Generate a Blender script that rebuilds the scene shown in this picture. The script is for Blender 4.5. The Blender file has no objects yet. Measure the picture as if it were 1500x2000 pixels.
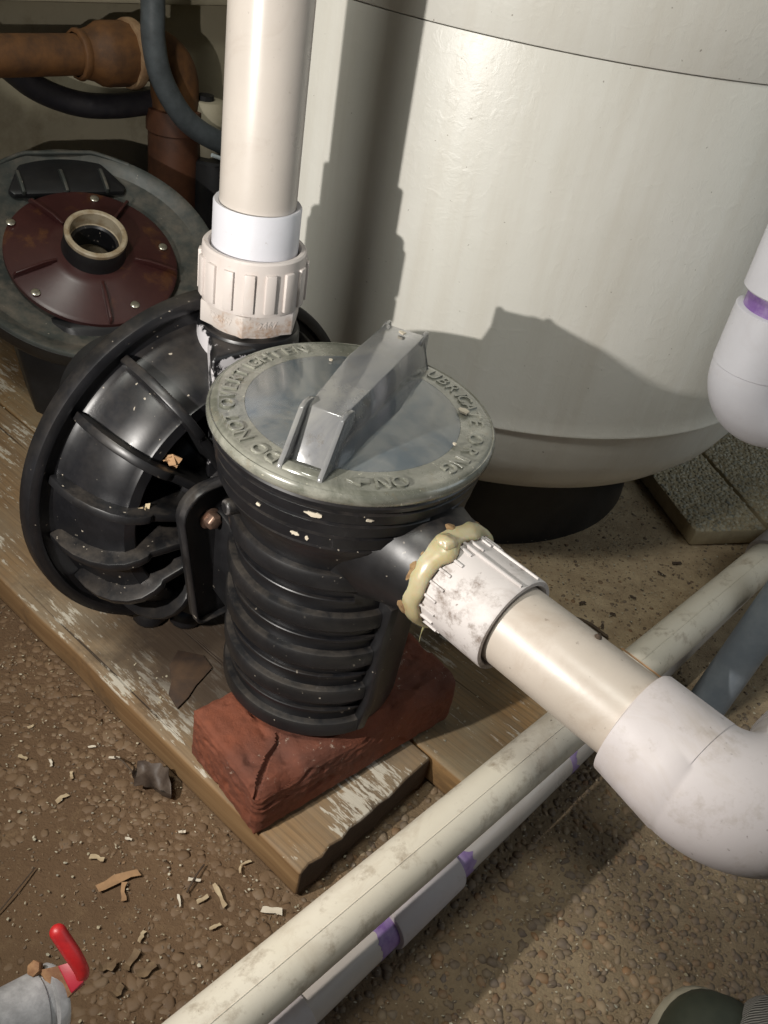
import bpy, bmesh, math, random
import numpy as np
from mathutils import Vector, Matrix, noise

R = math.radians
random.seed(7)
rng = np.random.default_rng(7)
scene = bpy.context.scene
COL = scene.collection

# ------------------------------------------------------------------ camera
cam_d = bpy.data.cameras.new("camera")
cam = bpy.data.objects.new("camera", cam_d)
COL.objects.link(cam)
cam_d.sensor_fit = 'VERTICAL'
cam_d.sensor_height = 24.0
cam_d.sensor_width = 18.0
cam_d.lens = 21.0
cam_d.clip_start = 0.01
cam_d.clip_end = 200.0
_r = Vector((0.98161, 0.11446, 0.15276)); _u = Vector((-0.19088, 0.5886, 0.78557)); _f = Vector((0, 0.80028, -0.59962))
cam.matrix_world = Matrix(((_r.x, _u.x, -_f.x, 0), (_r.y, _u.y, -_f.y, 0), (_r.z, _u.z, -_f.z, 0.72), (0, 0, 0, 1)))
scene.camera = cam

# ------------------------------------------------------------------ world, light, exposure
world = bpy.data.worlds.new("World")
scene.world = world
world.use_nodes = True
wn = world.node_tree.nodes
sky = wn.new("ShaderNodeTexSky")
sky.sky_type = 'NISHITA'
sky.sun_disc = False
sky.sun_elevation = R(35)
sky.sun_rotation = R(120)
wn["Background"].inputs["Strength"].default_value = 0.016
world.node_tree.links.new(sky.outputs[0], wn["Background"].inputs[0])


def aim(o, at):
    o.rotation_euler = (Vector(at) - o.location).to_track_quat('-Z', 'Y').to_euler()


# hand-held torch left of the camera (its hard shadows fall on the tank to the right)
td = bpy.data.lights.new("torch", 'SPOT')
td.energy = 16.5
td.color = (1.0, 0.955, 0.90)
td.shadow_soft_size = 0.006
td.spot_size = R(128)
td.spot_blend = 0.8
torch = bpy.data.objects.new("torch", td)
COL.objects.link(torch)
torch.location = (-0.340, 0.172, 0.525)
aim(torch, (0.10, 0.80, 0.28))

# soft fill lamp added overhead to lift the shadows, source unseen
fd = bpy.data.lights.new("fill_light", 'AREA')
fd.shape = 'RECTANGLE'
fd.size = 0.30
fd.size_y = 0.25
fd.energy = 15
fd.color = (1.0, 1.0, 0.92)
fill = bpy.data.objects.new("fill_light", fd)
COL.objects.link(fill)
fill.location = (-0.48, -0.05, 1.90)
aim(fill, (0.10, 0.95, 0.5))

# cool fill added from the right to brighten the pavers, source unseen
dd_ = bpy.data.lights.new("side_fill_light", 'AREA')
dd_.shape = 'RECTANGLE'
dd_.size = 0.8
dd_.size_y = 1.2
dd_.energy = 5.5
dd_.color = (0.84, 0.95, 1.0)
side_fill = bpy.data.objects.new("side_fill_light", dd_)
COL.objects.link(side_fill)
side_fill.location = (1.50, 0.62, 1.25)
aim(side_fill, (0.40, 0.98, 0.15))

scene.view_settings.view_transform = 'Standard'
scene.view_settings.look = 'None'
scene.view_settings.exposure = 0.0
scene.view_settings.gamma = 1.0
scene.view_settings.use_curve_mapping = False
scene.render.engine = 'CYCLES'
scene.cycles.use_denoising = True
scene.cycles.max_bounces = 8
scene.cycles.caustics_reflective = False
scene.cycles.caustics_refractive = False

# ------------------------------------------------------------------ frames
PH = R(-40.23)
FR = Matrix.Translation((-0.036, 0.5676, 0)) @ Matrix.Rotation(PH, 4, 'Z')   # pump frame: x along the suction, y across, z up
WF = Matrix.Identity(4)


def fw(x, y, z):
    return FR @ Vector((x, y, z))


# ------------------------------------------------------------------ mesh builder
class MB:
    def __init__(s):
        s.v = []
        s.f = []

    def add(s, verts, faces):
        o = len(s.v)
        s.v += [tuple(p) for p in verts]
        s.f += [tuple(i + o for i in f) for f in faces]
        return s

    def ring_loft(s, rings, cap0=False, cap1=False):
        n = len(rings[0])
        vs = [p for r in rings for p in r]
        fs = []
        for i in range(len(rings) - 1):
            for j in range(n):
                k = (j + 1) % n
                fs.append((i * n + j, i * n + k, (i + 1) * n + k, (i + 1) * n + j))
        if cap0:
            fs.append(tuple(range(n))[::-1])
        if cap1:
            fs.append(tuple((len(rings) - 1) * n + j for j in range(n)))
        return s.add(vs, fs)

    def lathe(s, prof, o=(0, 0, 0), ax=(0, 0, 1), segs=48, cap0=False, cap1=False, warp=None):
        ax = Vector(ax).normalized()
        u = ax.orthogonal().normalized() if abs(ax.z) < 0.9 else Vector((1, 0, 0))
        u = (u - ax * u.dot(ax)).normalized()
        w = ax.cross(u)
        o = Vector(o)
        rings = []
        for (r, h) in prof:
            ring = []
            for j in range(segs):
                a = 2 * math.pi * j / segs
                rr, hh = (r, h) if warp is None else warp(r, h, a)
                ring.append(o + ax * hh + (u * math.cos(a) + w * math.sin(a)) * rr)
            rings.append(ring)
        return s.ring_loft(rings, cap0, cap1)

    def sweep(s, pts, rad, segs=20, caps=True, flat=1.0, upv=None):
        pts = [Vector(p) for p in pts]
        if not isinstance(rad, (list, tuple)):
            rad = [rad] * len(pts)
        rings = []
        t0 = (pts[1] - pts[0]).normalized()
        u = Vector(upv) if upv is not None else t0.orthogonal()
        for i, p in enumerate(pts):
            if i == 0:
                t = pts[1] - pts[0]
            elif i == len(pts) - 1:
                t = pts[-1] - pts[-2]
            else:
                t = (pts[i + 1] - p).normalized() + (p - pts[i - 1]).normalized()
            t.normalize()
            u = (u - t * u.dot(t)).normalized()
            w = t.cross(u)
            rings.append([p + (u * math.cos(2 * math.pi * j / segs) * flat + w * math.sin(2 * math.pi * j / segs)) * rad[i] for j in range(segs)])
        return s.ring_loft(rings, caps, caps)

    def prism(s, poly, o, ex, ey, ez, th):
        o, ex, ey, ez = Vector(o), Vector(ex), Vector(ey), Vector(ez)
        n = len(poly)
        a = [o + ex * x + ey * y - ez * th / 2 for x, y in poly]
        b = [o + ex * x + ey * y + ez * th / 2 for x, y in poly]
        fs = [tuple(range(n))[::-1], tuple(range(n, 2 * n))] + [(j, (j + 1) % n, n + (j + 1) % n, n + j) for j in range(n)]
        return s.add(a + b, fs)

    def box(s, c, h, m=None):
        c = Vector(c)
        vs = []
        for z in (-1, 1):
            for x, y in ((-1, -1), (1, -1), (1, 1), (-1, 1)):
                p = Vector((x * h[0], y * h[1], z * h[2]))
                vs.append(c + (m @ p if m else p))
        return s.add(vs, [(3, 2, 1, 0), (4, 5, 6, 7), (0, 1, 5, 4), (1, 2, 6, 5), (2, 3, 7, 6), (3, 0, 4, 7)])


MESHES = []


def build(name, mb, mat, parent=None, frame=FR, bevel=0.0, bseg=2, angle=35, origin=None, label=None):
    """one mesh object; vertices given in `frame`, stored relative to the parent thing (or to `origin`)"""
    if parent is not None:
        base = parent["_base"] if "_base" in parent else None
        inv = BASES[parent.name].inverted()
    else:
        base = Matrix.Translation(Vector(origin)) if origin is not None else Matrix.Identity(4)
        inv = base.inverted()
    M = inv @ frame
    me = bpy.data.meshes.new(name)
    me.from_pydata([M @ Vector(p) for p in mb.v], [], mb.f)
    bm = bmesh.new()
    bm.from_mesh(me)
    bmesh.ops.remove_doubles(bm, verts=bm.verts, dist=1e-6)
    bmesh.ops.recalc_face_normals(bm, faces=bm.faces)
    if bevel > 0:
        es = [e for e in bm.edges if len(e.link_faces) == 2 and e.calc_face_angle(0) > R(30)]
        bmesh.ops.bevel(bm, geom=es, offset=bevel, segments=bseg, profile=0.5, affect='EDGES', clamp_overlap=True)
    bm.to_mesh(me)
    bm.free()
    for p in me.polygons:
        p.use_smooth = True
    me.set_sharp_from_angle(angle=R(angle))
    o = bpy.data.objects.new(name, me)
    COL.objects.link(o)
    if mat:
        me.materials.append(mat)
    if parent is not None:
        o.parent = parent
        BASES[o.name] = BASES[parent.name]
    else:
        o.matrix_world = base
        BASES[o.name] = base
    if label:
        o["label"] = label
    return o


BASES = {}


def thing(name, label, cat, origin, rz=0.0, group=None):
    o = bpy.data.objects.new(name, None)
    o.empty_display_size = 0.05
    COL.objects.link(o)
    m = Matrix.Translation(Vector(origin)) @ Matrix.Rotation(rz, 4, 'Z')
    o.matrix_world = m
    BASES[o.name] = m
    o["label"] = label
    o["category"] = cat
    if group:
        o["group"] = group
    return o


def tag(o, label, cat, group=None):
    o["label"] = label
    o["category"] = cat
    if group:
        o["group"] = group
    return o


def kind(o, k):
    o["kind"] = k
    return o


def arc(c, r, a0, a1, n, e1, e2):
    c, e1, e2 = Vector(c), Vector(e1), Vector(e2)
    return [c + e1 * (r * math.cos(a0 + (a1 - a0) * i / n)) + e2 * (r * math.sin(a0 + (a1 - a0) * i / n)) for i in range(n + 1)]


def spline(pts, n=8):
    pts = [Vector(p) for p in pts]
    P = [pts[0] * 2 - pts[1]] + pts + [pts[-1] * 2 - pts[-2]]
    out = []
    for i in range(1, len(P) - 2):
        for k in range(n):
            t = k / n
            a, b, c, d = P[i - 1], P[i], P[i + 1], P[i + 2]
            out.append(0.5 * ((2 * b) + (c - a) * t + (2 * a - 5 * b + 4 * c - d) * t * t + (3 * b - a - 3 * c + d) * t ** 3))
    out.append(pts[-1])
    return out


# ------------------------------------------------------------------ materials
class NT:
    def __init__(s, name):
        s.m = bpy.data.materials.new(name)
        s.m.use_nodes = True
        s.n = s.m.node_tree.nodes
        s.l = s.m.node_tree.links
        s.b = s.n["Principled BSDF"]
        s.tc = s.n.new("ShaderNodeTexCoord")

    def mapping(s, scale=(1, 1, 1), rot=(0, 0, 0), src="Object"):
        mp = s.n.new("ShaderNodeMapping")
        mp.inputs["Scale"].default_value = scale
        mp.inputs["Rotation"].default_value = rot
        s.l.new(s.tc.outputs[src], mp.inputs[0])
        return mp.outputs[0]

    def noise(s, scale, detail=6, rough=0.6, vec=None, dist=0.0):
        t = s.n.new("ShaderNodeTexNoise")
        t.inputs["Scale"].default_value = scale
        t.inputs["Detail"].default_value = detail
        t.inputs["Roughness"].default_value = rough
        t.inputs["Distortion"].default_value = dist
        s.l.new(vec if vec is not None else s.tc.outputs["Object"], t.inputs["Vector"])
        return t.outputs[0]

    def ramp(s, fac, lo, hi):
        r = s.n.new("ShaderNodeMapRange")
        r.inputs[1].default_value = lo
        r.inputs[2].default_value = hi
        s.l.new(fac, r.inputs[0])
        return r.outputs[0]

    def math(s, op, a, b=0.0):
        m = s.n.new("ShaderNodeMath")
        m.operation = op
        m.use_clamp = False
        for i, x in enumerate((a, b)):
            if isinstance(x, (int, float)):
                m.inputs[i].default_value = x
            else:
                s.l.new(x, m.inputs[i])
        return m.outputs[0]

    def mix(s, fac, a, b):
        m = s.n.new("ShaderNodeMix")
        m.data_type = 'RGBA'
        for i, x in ((0, fac), (6, a), (7, b)):
            if isinstance(x, (int, float)):
                m.inputs[i].default_value = x
            elif isinstance(x, tuple):
                m.inputs[i].default_value = (*x[:3], 1)
            else:
                s.l.new(x, m.inputs[i])
        return m.outputs[2]

    def sep(s, vec):
        x = s.n.new("ShaderNodeSeparateXYZ")
        s.l.new(vec, x.inputs[0])
        return x.outputs

    def set(s, key, val):
        i = s.b.inputs[key]
        if isinstance(val, (int, float)):
            i.default_value = val
        elif isinstance(val, tuple):
            i.default_value = (*val[:3], 1)
        else:
            s.l.new(val, i)
        return s

    def bump(s, h, strength=0.3, dist=0.002):
        b = s.n.new("ShaderNodeBump")
        b.inputs["Strength"].default_value = strength
        b.inputs["Distance"].default_value = dist
        s.l.new(h, b.inputs["Height"])
        s.l.new(b.outputs[0], s.b.inputs["Normal"])
        return s

    def upness(s):
        g = s.n.new("ShaderNodeNewGeometry")
        return s.sep(g.outputs["Normal"])[2]


def plastic(name, base, var, dirt=(0.16, 0.10, 0.055), dlo=0.60, dhi=0.78, damt=0.5, speck=0.6, rough=0.38, scale=14):
    t = NT(name)
    c = t.mix(t.ramp(t.noise(scale, 5), 0.35, 0.7), base, var)
    d = t.math('MULTIPLY', t.ramp(t.noise(38, 9, 0.72), dlo, dhi), damt)
    c = t.mix(d, c, dirt)
    smg = t.math('MULTIPLY', t.ramp(t.noise(16, 9, 0.74, None, 0.8), 0.53, 0.78), damt * 0.6)
    c = t.mix(smg, c, tuple(x * 1.5 for x in dirt))
    sv = t.mapping((9, 140, 140), (0.2, 0.5, 0.9))
    scr = t.math('MULTIPLY', t.ramp(t.noise(1.0, 6, 0.7, sv), 0.66, 0.72), 0.30)
    c = t.mix(scr, c, tuple(x * 1.2 for x in dirt))
    # scattered dark specks and scratches
    sp = t.ramp(t.noise(230, 3, 0.5), 0.70, 0.76)
    msk = t.ramp(t.noise(11, 3), 0.45, 0.6)
    c = t.mix(t.math('MULTIPLY', t.math('MULTIPLY', sp, msk), speck), c, (0.09, 0.06, 0.04))
    t.set("Base Color", c)
    t.set("Roughness", t.ramp(t.noise(25, 6), 0.2, 0.9) if False else rough)
    rr = t.n.new("ShaderNodeMapRange")
    rr.inputs[3].default_value = rough - 0.08
    rr.inputs[4].default_value = rough + 0.22
    t.l.new(t.noise(30, 6), rr.inputs[0])
    t.set("Roughness", rr.outputs[0])
    t.bump(t.noise(160, 4), 0.06, 0.001)
    return t.m


M = {}
M['pipe_cream'] = plastic("aged_cream_pvc", (0.44, 0.385, 0.325), (0.50, 0.44, 0.38), damt=0.55, rough=0.30)
M['pipe_tall'] = plastic("cream_pvc", (0.49, 0.445, 0.40), (0.54, 0.49, 0.44), dlo=0.64, dhi=0.85, damt=0.35, speck=0.3, rough=0.25)
M['pipe_white'] = plastic("white_pvc", (0.56, 0.555, 0.59), (0.61, 0.605, 0.64), dlo=0.66, dhi=0.85, damt=0.25, speck=0.35, rough=0.42)
M['pipe_lilac'] = plastic("lilac_white_pvc", (0.475, 0.435, 0.43), (0.53, 0.485, 0.48), dirt=(0.20, 0.15, 0.085), dlo=0.55, dhi=0.80, damt=0.6, speck=0.6, rough=0.48)
M['adapter'] = plastic("dirty_white_pvc", (0.50, 0.465, 0.45), (0.56, 0.52, 0.50), dirt=(0.09, 0.05, 0.025), dlo=0.52, dhi=0.66, damt=0.85, speck=0.8, rough=0.45)
M['nut'] = plastic("pinkish_pvc", (0.54, 0.485, 0.455), (0.59, 0.535, 0.50), dirt=(0.25, 0.13, 0.06), dlo=0.66, dhi=0.82, damt=0.5, speck=0.3, rough=0.40)
M['hex'] = plastic("rust_stained_pvc", (0.55, 0.505, 0.48), (0.48, 0.43, 0.39), dirt=(0.30, 0.15, 0.06), dlo=0.55, dhi=0.68, damt=0.7, speck=0.4, rough=0.5)
M['lower_pipe'] = plastic("weathered_pvc", (0.58, 0.53, 0.43), (0.64, 0.59, 0.50), dirt=(0.17, 0.11, 0.055), dlo=0.54, dhi=0.72, damt=0.75, speck=0.8, rough=0.42, scale=9)


def simple(name, base, var, scale=30, rough=0.5, metal=0.0, bump=0.1, bscale=120, bd=0.001, lo=0.4, hi=0.65):
    t = NT(name)
    t.set("Base Color", t.mix(t.ramp(t.noise(scale, 7, 0.65), lo, hi), base, var))
    t.set("Roughness", rough)
    t.set("Metallic", metal)
    t.bump(t.noise(bscale, 6), bump, bd)
    return t.m


M['primer'] = simple("purple_primer", (0.19, 0.10, 0.30), (0.36, 0.27, 0.46), 45, 0.45)


def black_plastic(name, residue=None, scuff=0.40, dust=0.18, base=(0.0068, 0.0068, 0.0080), rough=0.30, wear=0.45):
    t = NT(name)
    c = t.mix(t.ramp(t.noise(22, 8, 0.7), 0.45, 0.8), base, tuple(x * 1.9 + 0.002 for x in base))
    sc = t.mapping((60, 60, 14), (0.3, 0.2, 0.5))
    s1 = t.ramp(t.noise(1.0, 9, 0.8, sc), 0.62, 0.74)
    c = t.mix(t.math('MULTIPLY', s1, scuff), c, (0.12, 0.115, 0.12))
    dm = t.math('MULTIPLY', t.ramp(t.upness(), 0.1, 0.9), t.ramp(t.noise(30, 8, 0.7), 0.42, 0.75))
    c = t.mix(t.math('MULTIPLY', dm, dust), c, (0.20, 0.165, 0.13))
    g = t.n.new("ShaderNodeNewGeometry")
    ed = t.math('MULTIPLY', t.ramp(g.outputs["Pointiness"], 0.575, 0.70), t.ramp(t.noise(55, 8, 0.7), 0.40, 0.62))
    c = t.mix(t.math('MULTIPLY', ed, wear), c, (0.22, 0.205, 0.20))
    fl = t.math('MULTIPLY', t.ramp(t.noise(210, 2, 0.4), 0.735, 0.76), t.ramp(t.noise(12, 3), 0.42, 0.55))
    c = t.mix(t.math('MULTIPLY', fl, 0.8), c, (0.42, 0.37, 0.30))
    if residue:
        c = residue(t, c)
    t.set("Base Color", c)
    rr = t.n.new("ShaderNodeMapRange")
    rr.inputs[3].default_value = rough - 0.10
    rr.inputs[4].default_value = rough + 0.24
    t.l.new(t.noise(26, 7, 0.65), rr.inputs[0])
    t.set("Roughness", rr.outputs[0])
    t.bump(t.math('ADD', t.math('MULTIPLY', t.noise(70, 6), 0.6), t.math('MULTIPLY', t.noise(14, 3), 0.8)), 0.09, 0.0012)
    return t.m


def lime(t, c):
    # white lime crust that ran down from the leaking union
    o = t.sep(t.tc.outputs["Object"])
    zz = t.math('SUBTRACT', t.ramp(o[2], 0.14, 0.235), t.math('MULTIPLY', t.ramp(o[2], 0.266, 0.2755), 1.0))
    a = t.noise(34, 9, 0.72)
    b = t.noise(120, 6, 0.7)
    k = t.math('ADD', t.math('MULTIPLY', a, 0.75), t.math('MULTIPLY', b, 0.25))
    k = t.math('ADD', k, t.math('MULTIPLY', t.math('SUBTRACT', zz, 0.35), 0.20))
    m = t.ramp(k, 0.575, 0.605)
    return t.mix(m, c, (0.50, 0.48, 0.49))


M['black'] = black_plastic("black_pump_plastic")
M['black_dull'] = black_plastic("dull_black_plastic", scuff=0.5, dust=0.30, base=(0.0078, 0.0077, 0.0085), rough=0.34)
M['black_lime'] = black_plastic("black_plastic_with_lime", residue=lime)
M['black_clean'] = simple("plain_black_plastic", (0.008, 0.008, 0.009), (0.016, 0.016, 0.017), 20, 0.45)

# lid: cloudy grey-green plastic
def lid_mat(name, c0, c1, trans, r0, r1, grime):
    t = NT(name)
    c = t.mix(t.ramp(t.noise(15, 9, 0.72, None, 0.8), 0.40, 0.62), c0, c1)
    t.set("Coat Weight", 0.6).set("Coat Roughness", 0.07)
    c = t.mix(t.math('MULTIPLY', t.ramp(t.noise(70, 8, 0.72), 0.58, 0.76), grime), c, (0.22, 0.165, 0.09))
    c = t.mix(t.math('MULTIPLY', t.ramp(t.noise(240, 2, 0.4), 0.72, 0.75), 0.7), c, (0.55, 0.52, 0.42))
    t.set("Base Color", c).set("Transmission Weight", trans).set("IOR", 1.48)
    rr = t.n.new("ShaderNodeMapRange")
    rr.inputs[1].default_value = 0.35
    rr.inputs[2].default_value = 0.7
    rr.inputs[3].default_value = r0
    rr.inputs[4].default_value = r1
    t.l.new(t.noise(24, 8, 0.7), rr.inputs[0])
    t.set("Roughness", rr.outputs[0])
    t.bump(t.math('ADD', t.math('MULTIPLY', t.noise(60, 5), 0.5), t.math('MULTIPLY', t.noise(9, 2), 0.8)), 0.10, 0.0015)
    return t.m


M['lid'] = lid_mat("cloudy_lid_plastic", (0.15, 0.153, 0.123), (0.35, 0.345, 0.292), 0.28, 0.12, 0.34, 0.75)
M['lid_clear'] = lid_mat("clear_smoky_lid_plastic", (0.18, 0.25, 0.31), (0.60, 0.61, 0.58), 0.72, 0.05, 0.30, 0.5)
M['handle'] = lid_mat("smoky_handle_plastic", (0.34, 0.345, 0.36), (0.52, 0.51, 0.48), 0.60, 0.05, 0.26, 0.7)
M['well'] = simple("dark_water", (0.035, 0.048, 0.058), (0.075, 0.09, 0.10), 14, 0.12)

t = NT("yellowed_sealant")
c = t.mix(t.ramp(t.noise(50, 5), 0.4, 0.65), (0.74, 0.62, 0.33), (0.84, 0.75, 0.50))
t.set("Base Color", c).set("Roughness", 0.30).set("Subsurface Weight", 0.3).set("Subsurface Scale", 0.006).set("Transmission Weight", 0.50)
t.bump(t.noise(120, 4), 0.10, 0.001)
M['sealant'] = t.m
M['crust'] = simple("brown_crust", (0.17, 0.10, 0.045), (0.32, 0.21, 0.10), 200, 0.95, bump=0.6, bscale=300)

# tank: painted fibreglass, cream with a rough hand-laid texture
t = NT("painted_tank")
c = t.mix(t.ramp(t.noise(6, 5, 0.6), 0.35, 0.7), (0.68, 0.665, 0.605), (0.74, 0.725, 0.67))
mp = t.mapping((26, 26, 2.2))
c = t.mix(t.math('MULTIPLY', t.ramp(t.noise(1, 7, 0.65, mp), 0.46, 0.74), 0.55), c, (0.58, 0.54, 0.46))
c = t.mix(t.math('MULTIPLY', t.ramp(t.noise(260, 2, 0.4), 0.765, 0.79), 0.6), c, (0.16, 0.13, 0.09))
t.set("Base Color", c).set("Roughness", 0.36)
hh = t.math('ADD', t.math('MULTIPLY', t.ramp(t.noise(75, 6, 0.6, None, 0.7), 0.50, 0.80), 0.6), t.math('MULTIPLY', t.noise(300, 3), 0.25))
t.bump(hh, 0.13, 0.003)
M['tank'] = t.m
M['seam'] = simple("tank_seam_lip", (0.50, 0.47, 0.39), (0.40, 0.37, 0.30), 90, 0.6)

# wood
def wood(name, base, dark, grey, paint=0.5, along=0):
    t = NT(name)
    o = t.sep(t.tc.outputs["Object"])
    mp = t.mapping((3.0, 60, 60))
    n1 = t.noise(1.0, 7, 0.6, mp, 0.6)
    mp2 = t.mapping((5, 230, 230))
    n2 = t.noise(1.0, 5, 0.6, mp2)
    c = t.mix(t.ramp(n1, 0.35, 0.66), base, dark)
    wv = t.n.new("ShaderNodeTexWave")
    wv.wave_type = 'BANDS'
    wv.bands_direction = 'Y'
    wv.inputs["Scale"].default_value = 46
    wv.inputs["Distortion"].default_value = 5.0
    wv.inputs["Detail"].default_value = 3
    wv.inputs["Detail Scale"].default_value = 1.2
    t.l.new(t.mapping((0.14, 1, 1)), wv.inputs["Vector"])
    c = t.mix(t.math('MULTIPLY', t.ramp(wv.outputs["Fac"], 0.72, 0.98), 0.38), c, tuple(x * 0.45 for x in dark))
    c = t.mix(t.math('MULTIPLY', t.ramp(n2, 0.55, 0.8), 0.5), c, tuple(x * 0.5 for x in dark))
    up = t.ramp(t.upness(), 0.3, 0.8)
    wth = t.math('MULTIPLY', t.ramp(t.noise(7, 6, 0.65), 0.33, 0.66), up)
    c = t.mix(t.math('MULTIPLY', wth, 0.95), c, grey)
    mp4 = t.mapping((2.2, 130, 130))
    ck = t.ramp(t.noise(1.0, 4, 0.5, mp4, 0.3), 0.665, 0.70)
    c = t.mix(t.math('MULTIPLY', ck, 0.85), c, (0.022, 0.014, 0.008))
    st = t.ramp(t.noise(9, 7, 0.7), 0.55, 0.70)
    c = t.mix(t.math('MULTIPLY', st, 0.7), c, (0.035, 0.023, 0.015))
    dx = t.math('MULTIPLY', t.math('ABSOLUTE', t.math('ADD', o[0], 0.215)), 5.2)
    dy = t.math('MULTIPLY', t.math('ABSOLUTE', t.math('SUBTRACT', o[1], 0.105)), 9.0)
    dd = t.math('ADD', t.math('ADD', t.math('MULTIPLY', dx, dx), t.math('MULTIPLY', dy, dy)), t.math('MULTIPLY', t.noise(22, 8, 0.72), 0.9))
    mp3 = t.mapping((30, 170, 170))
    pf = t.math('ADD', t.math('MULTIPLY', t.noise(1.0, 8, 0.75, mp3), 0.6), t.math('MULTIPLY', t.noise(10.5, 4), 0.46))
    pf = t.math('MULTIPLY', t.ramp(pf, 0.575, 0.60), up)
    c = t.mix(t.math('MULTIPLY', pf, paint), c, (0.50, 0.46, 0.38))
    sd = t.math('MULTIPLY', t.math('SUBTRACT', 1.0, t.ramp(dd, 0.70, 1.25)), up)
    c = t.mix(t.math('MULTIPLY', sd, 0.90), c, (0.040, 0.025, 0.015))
    if along:  # sawn end face darkened in its colour, standing in for shade
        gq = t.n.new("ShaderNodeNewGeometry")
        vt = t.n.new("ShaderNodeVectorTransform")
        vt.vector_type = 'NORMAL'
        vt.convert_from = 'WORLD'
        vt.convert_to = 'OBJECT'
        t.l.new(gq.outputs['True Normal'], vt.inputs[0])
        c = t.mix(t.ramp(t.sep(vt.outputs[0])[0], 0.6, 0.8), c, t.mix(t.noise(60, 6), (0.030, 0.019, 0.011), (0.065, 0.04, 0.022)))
    t.set("Base Color", c).set("Roughness", 0.75)
    h = t.math('SUBTRACT', t.math('ADD', t.math('MULTIPLY', n1, 0.5), t.math('MULTIPLY', n2, 0.5)), t.math('MULTIPLY', ck, 0.6))
    t.bump(h, 0.5, 0.0025)
    return t.m


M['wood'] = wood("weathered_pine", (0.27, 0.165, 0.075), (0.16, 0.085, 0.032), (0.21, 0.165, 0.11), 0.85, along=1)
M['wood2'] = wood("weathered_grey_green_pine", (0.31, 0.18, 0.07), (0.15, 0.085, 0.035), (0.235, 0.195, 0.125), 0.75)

# brick
t = NT("fired_red_brick")
c = t.mix(t.ramp(t.noise(26, 8, 0.65), 0.35, 0.68), (0.215, 0.060, 0.027), (0.13, 0.040, 0.021))
c = t.mix(t.ramp(t.noise(9, 4), 0.52, 0.75), c, (0.095, 0.038, 0.026))
wsp = t.math('ADD', t.math('MULTIPLY', t.noise(170, 6, 0.8), 0.62), t.math('MULTIPLY', t.noise(20, 3), 0.38))
c = t.mix(t.ramp(wsp, 0.60, 0.64), c, (0.42, 0.33, 0.26))
t.set("Base Color", c).set("Roughness", 0.80)
t.bump(t.noise(110, 10, 0.78), 0.75, 0.003)
M['brick'] = t.m

# dirt floor
t = NT("dirty_concrete")
c = t.mix(t.ramp(t.noise(5, 7, 0.65), 0.35, 0.68), (0.150, 0.090, 0.046), (0.095, 0.053, 0.025))
c = t.mix(t.ramp(t.noise(48, 7, 0.7), 0.55, 0.8), c, (0.20, 0.13, 0.068))
c = t.mix(t.math('MULTIPLY', t.ramp(t.noise(3.1, 5, 0.6), 0.53, 0.68), 0.55), c, (0.07, 0.038, 0.02))
px = t.sep(t.tc.outputs["Object"])
mx = t.ramp(t.math('ADD', px[0], t.math('MULTIPLY', t.noise(9, 4), 0.1)), 0.0, 0.22)
c = t.mix(mx, c, t.mix(t.ramp(t.noise(14, 8, 0.7), 0.35, 0.7), (0.27, 0.20, 0.118), (0.15, 0.105, 0.060)))
sx = t.math('MULTIPLY', t.ramp(t.math('ADD', px[1], t.math('MULTIPLY', t.noise(12, 5), 0.12)), 0.70, 0.84), t.ramp(px[0], 0.06, 0.16))
c = t.mix(sx, c, t.mix(t.ramp(t.noise(24, 9, 0.75), 0.36, 0.68), (0.46, 0.35, 0.215), (0.27, 0.19, 0.11)))
g = t.ramp(t.noise(300, 3, 0.5), 0.66, 0.75)
c = t.mix(t.math('MULTIPLY', g, 0.5), c, (0.38, 0.29, 0.18))
t.set("Base Color", c).set("Roughness", 0.88)
t.bump(t.math('ADD', t.math('MULTIPLY', t.noise(70, 10, 0.75), 0.8), t.math('MULTIPLY', t.noise(420, 5), 0.5)), 0.85, 0.004)
M['floor'] = t.m


def pebble_mat(name, cols, dustcol, dust):
    t = NT(name)
    at = t.n.new("ShaderNodeAttribute")
    at.attribute_name = "tint"
    rp = t.n.new("ShaderNodeValToRGB")
    rp.color_ramp.interpolation = 'LINEAR'
    el = rp.color_ramp.elements
    for i, cc in enumerate(cols):
        e = el[i] if i < 2 else el.new(0.5)
        e.position = i / (len(cols) - 1)
        e.color = (*cc, 1)
    for i in range(len(cols)):
        el[i].position = i / (len(cols) - 1)
        el[i].color = (*cols[i], 1)
    t.l.new(at.outputs["Fac"], rp.inputs[0])
    c = t.mix(t.math('MULTIPLY', t.ramp(t.noise(55, 8, 0.7), 0.38, 0.66), dust), rp.outputs[0], dustcol)
    t.set("Base Color", c).set("Roughness", 0.72)
    t.bump(t.noise(300, 5), 0.3, 0.001)
    return t.m


M['pebble'] = pebble_mat("exposed_pebbles", [(0.085, 0.060, 0.044), (0.13, 0.092, 0.062), (0.11, 0.084, 0.065), (0.17, 0.122, 0.078), (0.10, 0.072, 0.050), (0.20, 0.105, 0.045), (0.27, 0.21, 0.135)], (0.195, 0.142, 0.084), 0.85)
M['pebble_dirt'] = pebble_mat("dirt_coated_pebbles", [(0.105, 0.062, 0.032), (0.155, 0.097, 0.052), (0.125, 0.075, 0.038), (0.17, 0.115, 0.068)], (0.150, 0.092, 0.048), 0.75)
M['pebble_grey'] = pebble_mat("grey_green_pebbles", [(0.22, 0.185, 0.115), (0.42, 0.36, 0.25), (0.30, 0.285, 0.22), (0.52, 0.47, 0.36), (0.20, 0.20, 0.165)], (0.30, 0.24, 0.14), 0.5)
M['paver'] = simple("paver_concrete", (0.40, 0.33, 0.21), (0.29, 0.23, 0.14), 30, 0.85, bump=0.5)

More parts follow.
